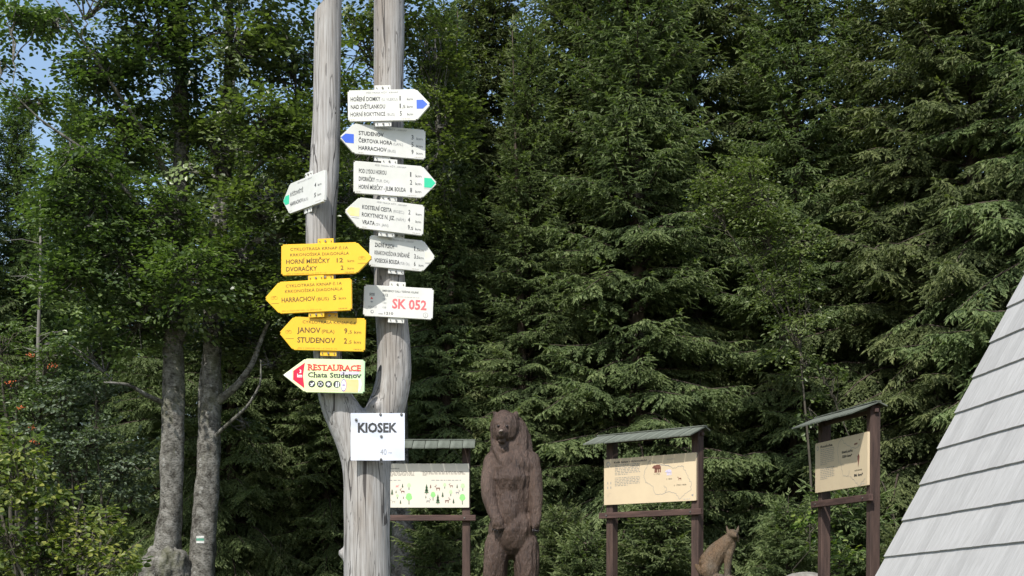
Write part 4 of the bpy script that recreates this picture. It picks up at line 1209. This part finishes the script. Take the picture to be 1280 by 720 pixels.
def para(P, u0, u1, v0, v1, n, seed, last=.5):
    r = random.Random(seed)
    for i in range(n):
        v = v0 + (v1 - v0) * i / max(1, n - 1)
        P.tiny(u0, (u0 + (u1 - u0) * last) if i == n - 1 else u1 - r.uniform(0, .02), v, .017, 'textprint', seed * 50 + i, .03)
def p1(P):
    u = lambda x: (x - 454) / 132.0
    P.text('Zvěř v Krkonoších', u(470), u(499), .125, .028, 'black', .01)
    para(P, u(462), u(519), .19, .30, 5, 1); para(P, u(528), u(582), .19, .27, 4, 2, .1)
    P.tiny(u(470), u(501), .385, .014, 'greyprint', 5); P.tiny(u(539), u(576), .385, .014, 'greyprint', 6)
    for x, v, h, mt in ((503, .55, .10, 'darkgreenprint'), (490, .72, .15, 'darkgreenprint'), (495, .67, .07, 'darkgreenprint'), (504, .80, .06, 'darkgreenprint'), (500.5, .92, .10, 'darkgreenprint'),
                        (533, .70, .24, 'darkgreenprint'), (538, .56, .09, 'brownprint'), (547, .93, .24, 'darkgreenprint'), (553, .77, .13, 'darkgreenprint'), (566.5, .91, .12, 'darkgreenprint'), (571, .56, .09, 'darkgreenprint'), (532, .79, .07, 'darkgreenprint'), (477, .60, .14, 'darkgreenprint'), (470, .85, .14, 'darkgreenprint')):
        conifer(P, u(x), v, h, mt)
    for x, v, h, mt in ((511, .60, .16, 'palegreenprint'), (511, .93, .26, 'lightgreenprint'), (496.5, .80, .11, 'palegreenprint'), (541, .84, .20, 'lightgreenprint'), (555.5, .57, .13, 'palegreenprint'), (563, .74, .14, 'palegreenprint'), (578, .62, .17, 'palegreenprint'), (577.5, .93, .24, 'lightgreenprint'), (482, .88, .12, 'lightgreenprint')):
        leaftree(P, u(x), v, h, mt)
    for x, v, s, mt, fl, an in ((496, .51, .026, 'redfaded', -1, False), (503.5, .63, .036, 'brownprint', 1, True), (547.5, .56, .040, 'brownprint', 1, True), (564, .505, .030, 'brownprint', 1, True), (571, .655, .032, 'greyprint', -1, True), (534.5, .85, .034, 'greyprint', -1, True), (558, .845, .040, 'brownprint', -1, True), (492, .86, .034, 'paleprint', 1, False)):
        deer(P, u(x), v, s, mt, fl, an)
def p2(P):
    P.disc(.05, .11, .022, 'greyprint'); P.disc(.05, .11, .015, 'panelwood', P.y - .0006)
    P.text('Kolik šelem v Krkonoších?', .115, .48, .10, .038, 'black', .03)
    para(P, .125, .41, .15, .36, 7, 3); para(P, .125, .41, .43, .60, 6, 4)
    P.strip(wobble(MAPR, 3), .0035, 'greyprint'); P.strip(wobble([(.68, .82), (.69, .70), (.66, .66)], 4), .003, 'greyprint')
    bearprint(P, .59, .27, .085, 'brownprint'); bearprint(P, .715, .37, .062, 'lilac'); deer(P, .835, .52, .032, 'brownprint', 1, False)
    P.strip([(.63, .21), (.72, .23)], .004, 'greyprint')
    P.text('† 1726', .555, .62, .41, .030, 'black'); P.text('† 1842', .69, .75, .53, .030, 'black'); P.text('† 1780-1808', .77, .90, .67, .030, 'black')
    P.text('POLSKO', .70, .78, .11, .022, 'greyprint')
    for j, v in enumerate((.50, .60)):
        for i in (.04, .075): P.rect(i, v, i + .008, v + .05, 'greyprint')
    for sgn in (1, -1): P.strip([(.03, .75), (.045, .83), (.06, .74), (.085, .76)], .002, 'paleprint')
    P.tiny(.87, .95, .965, .016, 'paleprint', 9, .03)
    P.poly([(.95, .88), (.975, .86), (.97, .91)], 'greyprint')
def p3(P):
    P.disc(.05, .11, .02, 'greyprint'); P.disc(.05, .11, .013, 'panelwood', P.y - .0006)
    P.text('Rozloha', .11, .35, .115, .05, 'black', .03)
    para(P, .11, .39, .16, .46, 9, 7); para(P, .11, .39, .54, .75, 7, 8)
    P.strip(wobble([(.48, .48), (.45, .30), (.47, .10), (.52, .02), (.58, .12), (.66, .18), (.72, .24), (.80, .26), (.86, .22)], 8), .0035, 'greyprint')
    P.strip(wobble([(.50, .42), (.53, .62), (.56, .74), (.66, .78), (.67, .66)], 9), .003, 'greyprint'); P.strip(wobble([(.68, .78), (.80, .92), (.84, .99), (.92, .92), (.96, .86)], 10), .003, 'greyprint')
    P.text('území parku', .53, .73, .31, .05, 'black', .03); P.text('550 km²', .54, .72, .40, .05, 'black', .04)
    P.text('ochranné', .77, .90, .70, .035, 'black', .01); P.text('86 km²', .76, .92, .80, .05, 'black', .04)
    P.poly([(.82, .42), (.85, .38), (.86, .44), (.835, .64)], 'brownprint'); P.poly([(.76, .17), (.82, .16), (.82, .19), (.76, .20)], 'brownprint'); P.poly([(.84, .11), (.87, .10), (.86, .13)], 'brownprint')
    P.tiny(.88, .96, .965, .016, 'paleprint', 19, .03)

def info_board(label, A, B, H, panelmat, fill, zr=None):
    """A, B: middle of the left and right edge of the panel's front"""
    Mx = frame_from(A, B); W = (B - A).length
    root = thing('information_board', label, 'information board', M=Mx, group='roofed information boards before the spruces')
    h = H / 2
    link('panel', board_mesh([(-W / 2, -h), (W / 2, -h), (W / 2, h), (-W / 2, h)], .022, .002), M[panelmat], root, loc=(0, .011, 0))
    depth_down = (A.z + B.z) / 2 - min(gz(A.x, A.y), gz(B.x, B.y)) + .3
    for sx in (-1, 1):
        xc = sx * (W / 2 - .055) + (.02 if sx > 0 else 0)
        Geo().box(xc - .046, xc + .046, .025, .125, -depth_down, h + .255).obj('post', M['post'], root, bevel=.006)
    rl = Geo().box(-W / 2 - .06, W / 2 + .075, -.022, .023, -h - .15, -h - .085).obj('rail', M['rail'], root, bevel=.004)
    for sx in (-1, 1):
        xc = sx * (W / 2 - .055)
        Geo().tube([(xc, -.030, -h - .117), (xc, -.020, -h - .117)], .010, 10).obj('bolt', M['screw'], rl)
    ru = Geo().box(-W / 2 - .04, W / 2 + .04, .055, .095, h + .18, h + .215).obj('purlin', M['rail'], root, bevel=.004)
    roof = bpy.data.objects.new('roof', None); COL.objects.link(roof); roof.parent = root
    n = 10; L = W + .21; wd = L / n; rr = random.Random(int(A.x * 100))
    y0, y1, ze, zr_ = -.195, .075, h + .155, h + .265
    for side in (0, 1):
        ye = y0 if side == 0 else y1 + .09; ze_ = ze if side == 0 else zr_ - .038
        me_ = None
        for i in range(n):
            if me_ is None:
                G2 = Geo()
                a, b = -wd / 2 + .003, wd / 2 - .003
                t = .013
                V = [(a, ye, ze_), (b, ye, ze_), (b, y1, zr_), (a, y1, zr_), (a, ye, ze_ + t), (b, ye, ze_ + t), (b, y1, zr_ + t), (a, y1, zr_ + t)]
                G2.add(V, [(0, 3, 2, 1), (4, 5, 6, 7), (0, 1, 5, 4), (2, 3, 7, 6), (0, 4, 7, 3), (1, 2, 6, 5)] if side == 0 else [(0, 1, 2, 3), (4, 7, 6, 5), (0, 4, 5, 1), (2, 6, 7, 3), (0, 3, 7, 4), (1, 5, 6, 2)])
                V_, Q_, T_ = G2.arrays(); me_ = np_mesh('roof_board', V_, Q_, T_)
            o = link('roof_board', me_, M['roofgreen'], roof)
            o.location = (-L / 2 - .035 + wd * (i + .5), rr.uniform(-.004, .004), rr.uniform(-.003, .003) + (.003 if side else 0))
    Geo().box(-L / 2 - .035, L / 2 - .035, y1 - .03, y1 + .03, zr_ + .010, zr_ + .019).obj('ridge_cap', M['roofgreen'], roof)
    P = Print(W, H, -.0012); fill(P)
    pic = {'brownprint': 'animal_picture', 'darkgreenprint': 'tree_picture', 'lightgreenprint': 'tree_picture', 'palegreenprint': 'tree_picture', 'lilac': 'animal_picture'}
    P.done(root, pic)
    return root
info_board('cream board with deer and tree pictures, partly hidden behind the forked signpost', at(454, 607, 16.0), at(586.5, 607, 16.0), 55 * 16 / F, 'panelcream', p1)
info_board('tan board with a bear and a map, middle one, standing left of the seated lynx', at(755, 603, 15.6), at(870, 595.5, 14.75), .505, 'panelwood', p2)
info_board('tan board seen at a steep angle, half in shade, rightmost and nearest the shingled roof', at(1019, 585.5, 14.3), at(1084.5, 573, 13.13), .50, 'panelwood', p3)

# ------------------------------------------------------------------ carved bear and lynx
def ell(G_, c, r_, rot=None, seg=20):
    th = np.linspace(0, np.pi, seg // 2 + 1); ph = np.arange(seg) / seg * 2 * np.pi
    V = [(np.sin(t) * np.cos(p), np.sin(t) * np.sin(p), np.cos(t)) for t in th for p in ph]
    V = np.array(V) * np.array(r_)
    if rot is not None: V = V @ np.array(Matrix.Rotation(rot[0], 3, rot[1])).T
    n = len(th)
    Q = [(i * seg + k, (i + 1) * seg + k, (i + 1) * seg + (k + 1) % seg, i * seg + (k + 1) % seg) for i in range(n - 1) for k in range(seg)]
    G_.add(V + np.array(c), Q)
def cap(G_, pts, rad, k=14, n=16):
    P, R = interp_line(pts, rad, k)
    # short smoothing is enough here; round both ends
    G_.tube(P, R, n, 0, True); ell(G_, P[0], (R[0],) * 3, seg=12); ell(G_, P[-1], (R[-1],) * 3, seg=12)

def carve(name, G_, voxel, smooth, fur, fz, mat, seed, loc, rotz=0, extra=None):
    me, co = remesh(G_.arrays(), voxel, smooth)
    n = len(co); nrm = np.empty(n * 3, np.float32); me.vertices.foreach_get('normal', nrm); nrm = nrm.reshape(-1, 3)
    for i in range(n):
        c = co[i]
        w_ = .03 * mnoise.noise(Vector((c[0] * 4, c[1] * 4, c[2] * 4 + seed)))
        q = mnoise.noise(Vector(((c[0] + w_) * fz, c[1] * fz, (c[2] + w_) * fz * .22)))
        q2 = mnoise.noise(Vector(((c[0] + w_) * fz * 2.3, c[1] * fz * 2.3, c[2] * fz * .6)))
        q3 = mnoise.noise(Vector((c[0] * 6, c[1] * 6, c[2] * 3 + seed)))
        c += nrm[i] * (fur * (abs(q) * -1.6 + .4 + .6 * q2) + fur * 1.6 * q3)
    me.vertices.foreach_set('co', co.ravel())
    me.polygons.foreach_set('use_smooth', np.ones(len(me.polygons), dtype=bool)); me.update()
    me.name = name
    print(name, len(me.polygons))
    return me

def bear():
    Y = 14.6; k = Y / F; x = at(639, 740, Y).x
    zb = at(639, 783, Y).z; base = Vector((x, Y, zb))
    def p(px, py, y=0): return ((px - 639) * k, y, (783 - py) * k)
    G_ = Geo(); SX = .88
    ell(G_, p(639, 618, .02), (.27, .23, .50))            # trunk
    ell(G_, p(640, 585, .0), (.29, .22, .26))             # chest and shoulders
    ell(G_, p(640, 664, .0), (.275, .24, .30))            # belly and hips
    ell(G_, p(636, 640, -.07), (.16, .17, .36))
    # legs, thick thighs, feet
    cap(G_, [p(620, 680, -.02), p(616, 712, -.05), p(613, 745, -.03), p(613, 768, -.03)], [.155, .15, .125, .115])
    cap(G_, [p(660, 680, -.02), p(662, 706, -.06), p(658, 745, -.02), p(657, 768, -.03)], [.155, .155, .125, .115])
    ell(G_, p(612, 775, -.11), (.12, .20, .075)); ell(G_, p(659, 775, -.11), (.12, .20, .075))
    # neck ruff in folds
    cap(G_, [p(634, 548, .04), p(638, 575, .03), p(640, 600, .02)], [.17, .23, .27])
    ell(G_, p(646, 556, .02), (.155, .16, .20)); ell(G_, p(624, 566, -.02), (.13, .14, .17))
    cap(G_, [p(616, 540, -.03), p(616, 560, -.10), p(627, 580, -.17)], [.05, .06, .04])
    cap(G_, [p(654, 538, .0), p(656, 562, -.06), p(645, 584, -.15)], [.06, .07, .045])
    cap(G_, [p(660, 545, .05), p(665, 570, .0), p(662, 590, -.05)], [.05, .055, .05])
    # head inside its hood of fur
    ell(G_, p(639, 545, .05), (.215, .17, .235))
    ell(G_, p(630, 536, -.05), (.178, .18, .182))
    ell(G_, p(628, 532, -.12), (.135, .095, .115))
    cap(G_, [p(626.5, 543, -.18), p(625.5, 545.5, -.262)], [.078, .048], 6)
    ell(G_, p(625, 543.5, -.302), (.030, .020, .020))
    ell(G_, p(625.5, 554, -.20), (.040, .046, .018))
    ell(G_, p(621.5, 531.8, -.195), (.034, .022, .016)); ell(G_, p(633.5, 532, -.20), (.034, .022, .016))
    ell(G_, p(619, 544, -.07), (.075, .09, .085)); ell(G_, p(638, 544, -.07), (.08, .09, .085))
    ell(G_, p(627, 562, -.08), (.11, .11, .10))
    for px_, s in ((616.5, -1), (646, 1)):
        cap(G_, [p(px_, 522, -.05), p(px_ + s * .5, 518.5, -.06)], [.034, .028], 5)
    # arms
    cap(G_, [p(613, 578, -.03), p(606, 598, -.06), p(606, 622, -.12), p(613, 642, -.19), p(619, 652, -.215)], [.115, .105, .085, .068, .062])
    ell(G_, p(619.5, 655, -.225), (.068, .055, .06))
    cap(G_, [p(667, 578, -.03), p(674, 600, -.05), p(675, 624, -.08), p(674, 644, -.12), p(673, 652, -.14)], [.11, .10, .08, .066, .06])
    ell(G_, p(673, 655, -.145), (.055, .06, .062))
    # fingers and claws: five per paw
    for i in range(5):
        u = (i - 2) * .026
        c = p(620, 658, -.24)
        cap(G_, [(c[0] + u * .9, c[1] + abs(u) * .25, c[2]), (c[0] + u * 1.05, c[1] - .012 + abs(u) * .3, c[2] - .035 + abs(u) * .25)], [.019, .016], 5, 8)
        c = p(673, 658, -.16)
        cap(G_, [(c[0] + u * .5, c[1] + u * .7, c[2]), (c[0] + u * .6, c[1] - .01 + u * .8, c[2] - .034)], [.019, .016], 5, 8)
    for a_ in G_.V: a_[:, 0] *= .88
    me = carve('body', G_, .0105, 2, .0085, 17, None, 3, None)
    root = thing('carved_bear', 'reddish brown carved wooden bear standing upright on its hind legs', 'wooden statue', loc=base)
    link('body', me, M['bear'], root)
    for px_, py_, yy in ((621.0, 535.5, -.226), (633.0, 535.8, -.226)):
        q_ = p(px_, py_, yy); e = Geo(); ell(e, (q_[0] * SX, q_[1], q_[2]), (.015, .012, .011), seg=10); e.obj('eye', M['eye'], root, True)
    q_ = p(625, 543.2, -.318); e = Geo(); ell(e, (q_[0] * SX, q_[1], q_[2]), (.026, .016, .017), seg=12); e.obj('nose', M['nose'], root, True)
    for i in range(5):
        u = (i - 2) * .027
        c = p(620, 662.5, -.252)
        for nm, (cx_, cy_, cz_) in (('claw', (c[0] + u * 1.05, c[1] + abs(u) * .3, c[2] + abs(u) * .25)), ('claw', (p(673, 662.5, 0)[0] + u * .6, -.175 + u * .8, p(673, 662.5)[2]))):
            Geo().tube([(cx_ * SX, cy_, cz_), (cx_ * SX, cy_ - .008, cz_ - .022), (cx_ * SX, cy_ - .004, cz_ - .044)], [.009, .0075, .002], 7).obj(nm, M['eye'], root, True)
    for sx in (-1, 1):
        for i in range(5):
            c = p(612 if sx < 0 else 659, 777, -.29)
            Geo().tube([(c[0] * SX + (i - 2) * .040, c[1], c[2] + .01), (c[0] * SX + (i - 2) * .043, c[1] - .04, c[2] - .03)], [.014, .003], 7).obj('claw', M['eye'], root, True)
bear()

def lynx():
    Y = 14.3; k = Y / F; x = at(898, 740, Y).x
    base = Vector((x, Y, at(898, 723, Y).z))
    def p(px, py, y=0): return ((px - 898) * k, y, (723 - py) * k)
    G_ = Geo()
    ell(G_, p(887, 706, .0), (.115, .13, .135))
    ell(G_, p(884, 712, -.09), (.10, .055, .10)); ell(G_, p(884, 712, .09), (.10, .055, .10))
    cap(G_, [p(887, 702), p(895, 690, 0), p(905, 679, 0), p(912, 671, -.01)], [.125, .118, .095, .07])
    cap(G_, [p(908, 690, 0), p(913, 682, 0), p(915, 672, 0)], [.07, .072, .06])
    cap(G_, [p(911, 690, -.05), p(909, 705, -.05), p(908, 722, -.055)], [.048, .036, .034])
    cap(G_, [p(912, 690, .05), p(912, 705, .05), p(912, 722, .055)], [.048, .036, .034])
    ell(G_, p(911, 721, -.075), (.05, .045, .02)); ell(G_, p(915, 721, .045), (.05, .045, .02))
    ell(G_, p(893, 720, -.10), (.10, .04, .028)); ell(G_, p(893, 720, .10), (.10, .04, .028))
    ell(G_, p(915.5, 664.5, -.03), (.064, .066, .056))
    cap(G_, [p(918, 666, -.08), p(920, 667, -.112)], [.034, .024], 5)
    for px_, yy, s in ((910.5, -.01, -1), (922.5, -.02, 1)):
        P0, P1 = p(px_, 661, yy), p(px_ + s * 2.2, 652.5, yy)
        cap(G_, [P0, P1], [.020, .005], 5, 8)
    cap(G_, [p(911, 668, -.05), p(910, 675, -.06)], [.024, .010], 5, 8); cap(G_, [p(922, 668, -.05), p(923.5, 675, -.05)], [.024, .010], 5, 8)
    cap(G_, [p(876, 716, 0), p(871, 712, .01), p(869, 706, .01)], [.03, .026, .02], 6, 10)
    me = carve('body', G_, .0068, 3, .0028, 26, None, 9, None)
    root = thing('carved_lynx', 'light brown carved wooden lynx sitting to the right of the middle board', 'wooden statue', loc=base)
    root.scale = (.94,) * 3
    link('body', me, M['lynx'], root)
    for px_ in (914.0, 920.6):
        e = Geo(); ell(e, p(px_, 663.2, -.088), (.008, .007, .006), seg=10); e.obj('eye', M['eye'], root, True)
    e = Geo(); ell(e, p(920.2, 665.2, -.138), (.012, .008, .008), seg=10); e.obj('nose', M['eye'], root, True)
    # log it sits on
    g0 = gz(base.x, base.y) - .1 - base.z
    lg = Geo(); hz_ = np.linspace(g0, -.004, 9)
    lg.tube([(0.0, 0, z) for z in hz_], [.25 + .03 * math.sin(i * 2.1) + (.05 if i == 0 else 0) for i in range(9)], 26, .06)
    tag(lg.obj('log_stump', M['deadwood'], None, True, loc=base), 'upright log under the seated wooden lynx', 'log')
lynx()
# pale boulders at the bottom beside the lynx
def rock(px, py, Y, s, label):
    bm = bmesh.new(); bmesh.ops.create_icosphere(bm, subdivisions=3, radius=1)
    for v in bm.verts:
        d = v.co.copy(); v.co = Vector((d.x * 1.4, d.y, d.z * .7)) * s * (1 + .25 * mnoise.noise(d * 1.4 + Vector((px, 0, 0))) + .08 * mnoise.noise(d * 5))
    me = bpy.data.meshes.new('rock'); bm.to_mesh(me); bm.free()
    tag(link('rock', me, M['rock'], loc=at(px, py, Y)), label, 'rock')
M['rock'] = simple('pale_rock', (.26, .25, .22), (.14, .13, .11), 12, .9, (1, 1, 1), .2, .6)
rock(936, 735, 14.6, .16, 'pale rock just right of the seated lynx')
rock(1008, 733, 14.6, .2, 'pale rock at the foot of the angled board')

# ------------------------------------------------------------------ shingled A-frame roof
def hut():
    D = Vector((-.108, 1, -.017)).normalized()               # ridge direction, away from the camera
    Pe = at(1095, 720, 10.3); Pu = at(1280, 362, 10.3)       # far gable edge of the slope
    U = (Pu - Pe); U = (U - D * U.dot(D)).normalized()       # up the slope
    N = U.cross(D).normalized()
    if N.x > 0: N = -N
    Mx = Matrix((-D, U, (-D).cross(U))).transposed().to_4x4()
    if ((-D).cross(U)).dot(N) < 0:
        Mx = Matrix((D, U, D.cross(U))).transposed().to_4x4()
    Mx.translation = Pe
    root = thing('shingled_hut', 'steep pale grey wooden shingled roof of a hut at the right edge', 'hut', M=Mx)
    sgn = 1.0 if ((-D).cross(U)).dot(N) > 0 else -1.0        # local +x points towards the camera when sgn = 1
    # course lines measured along the gable edge
    ys_px = [696, 650, 605, 559, 514, 471, 426, 382]
    e = 45.2 * 10.3 / F / (358 / math.hypot(185, 358))        # exposed length of a course
    off = (720 - 697) * 10.3 / F / (358 / math.hypot(185, 358))
    LN = 4.8
    roof = bpy.data.objects.new('roof', None); COL.objects.link(roof); roof.parent = root
    # deck under the shingles
    dk = Geo().box(0, LN, -3.0, 4.6, -.075, -.045) if sgn > 0 else Geo().box(-LN, 0, -3.0, 4.6, -.075, -.045)
    dk.obj('deck', M['rail'], roof)
    meshes = []
    rr = random.Random(2)
    for v in range(5):
        w_ = .125
        L = e + .02
        G2 = Geo(); t0, t1 = .022, .005
        a, b = -w_ / 2 + .0004, w_ / 2 - .0004
        # wedge: thick butt at the bottom, thin head tucked under the next course
        V = [(a, 0, -.012), (b, 0, -.012), (b, L, -.012), (a, L, -.012), (a, 0, .014), (b, 0, .014), (b, L, -.002), (a, L, -.002)]
        V = [(x_, y_ + (rr.uniform(-.0025, .0025) if i in (0, 1, 4, 5) else 0), z_) for i, (x_, y_, z_) in enumerate(V)]
        V[4] = (V[4][0], V[0][1], V[4][2]); V[5] = (V[5][0], V[1][1], V[5][2])
        G2.add(V, [(0, 3, 2, 1), (4, 5, 6, 7), (0, 1, 5, 4), (2, 3, 7, 6), (0, 4, 7, 3), (1, 2, 6, 5)])
        V_, Q_, T_ = G2.arrays(); meshes.append(np_mesh('shingle', V_, Q_, T_))
    cnt = 0; rest = []
    for c in range(-8, 17):
        y = off + c * e
        n = int(LN / .125)
        for i in range(n):
            x = .0625 + i * .125
            # what the photograph shows: below the top right corner, above the bottom edge
            vis = (-1 <= c <= 8) and x < 3.4 - .0 * c
            if vis and cnt < 290:
                o = link('shingle', meshes[rr.randrange(5)], M['shingle'], roof)
                o.location = (sgn * x, y, rr.uniform(-.0003, .0003)); cnt += 1
                o.rotation_euler = (0, 0, rr.uniform(-.0015, .0015))
            else: rest.append((sgn * x, y))
    Gr = Geo(); V0 = np.empty(24, np.float32); meshes[0].vertices.foreach_get('co', V0); V0 = V0.reshape(-1, 3)
    for x, y in rest: Gr.add(V0 + np.array((x, y, 0)), [(0, 3, 2, 1), (4, 5, 6, 7), (0, 1, 5, 4), (2, 3, 7, 6), (0, 4, 7, 3), (1, 2, 6, 5)])
    tag(Gr.obj('shingles', M['shingle'], roof), kind='stuff')
    # barge board closing the gable end
    xb = (.004, .024) if sgn > 0 else (-.024, -.004)
    M['barge'] = simple('pale_barge_board', (.60, .60, .59), (.42, .42, .41), 30, .7, (1, .05, 1), .3, .3)
    Geo().box(xb[0], xb[1], -3.0, 4.6, -.12, -.0475).obj('barge_board', M['barge'], roof)
    # the other slope and the gable wall
    Mi = Mx.inverted()
    ridge0 = Mx @ Vector((0, 4.6, -.06)); foot0 = Mx @ Vector((0, -3.0, -.06))
    other = Vector((2 * ridge0.x - foot0.x, foot0.y - .4, foot0.z))
    dv = Mx.to_3x3() @ Vector((sgn * LN, 0, 0))
    pts = [Mi @ q for q in (ridge0, other, other + dv, ridge0 + dv)]
    th = Mi.to_3x3() @ Vector((.05, 0, .03))
    V = [tuple(q) for q in pts] + [tuple(q + th) for q in pts]
    Gs = Geo().add(V, [(0, 1, 2, 3), (4, 7, 6, 5), (0, 4, 5, 1), (1, 5, 6, 2), (2, 6, 7, 3), (3, 7, 4, 0)])
    Gs.obj('far_slope', M['barge'], roof)
    for s_, nm in ((.12, 'gable_wall'), (.88, 'gable_wall')):
        q = [ridge0 + dv * s_, foot0 + dv * s_, other + dv * s_]
        q2 = [a_ + dv * .01 for a_ in q]
        V = [tuple(Mi @ a_) for a_ in q + q2]
        Geo().add(V, [(0, 1, 4, 3), (1, 2, 5, 4), (2, 0, 3, 5)], [(0, 2, 1), (3, 4, 5)]).obj(nm, M['rail'], root)
hut()
print('objects', len(bpy.data.objects))
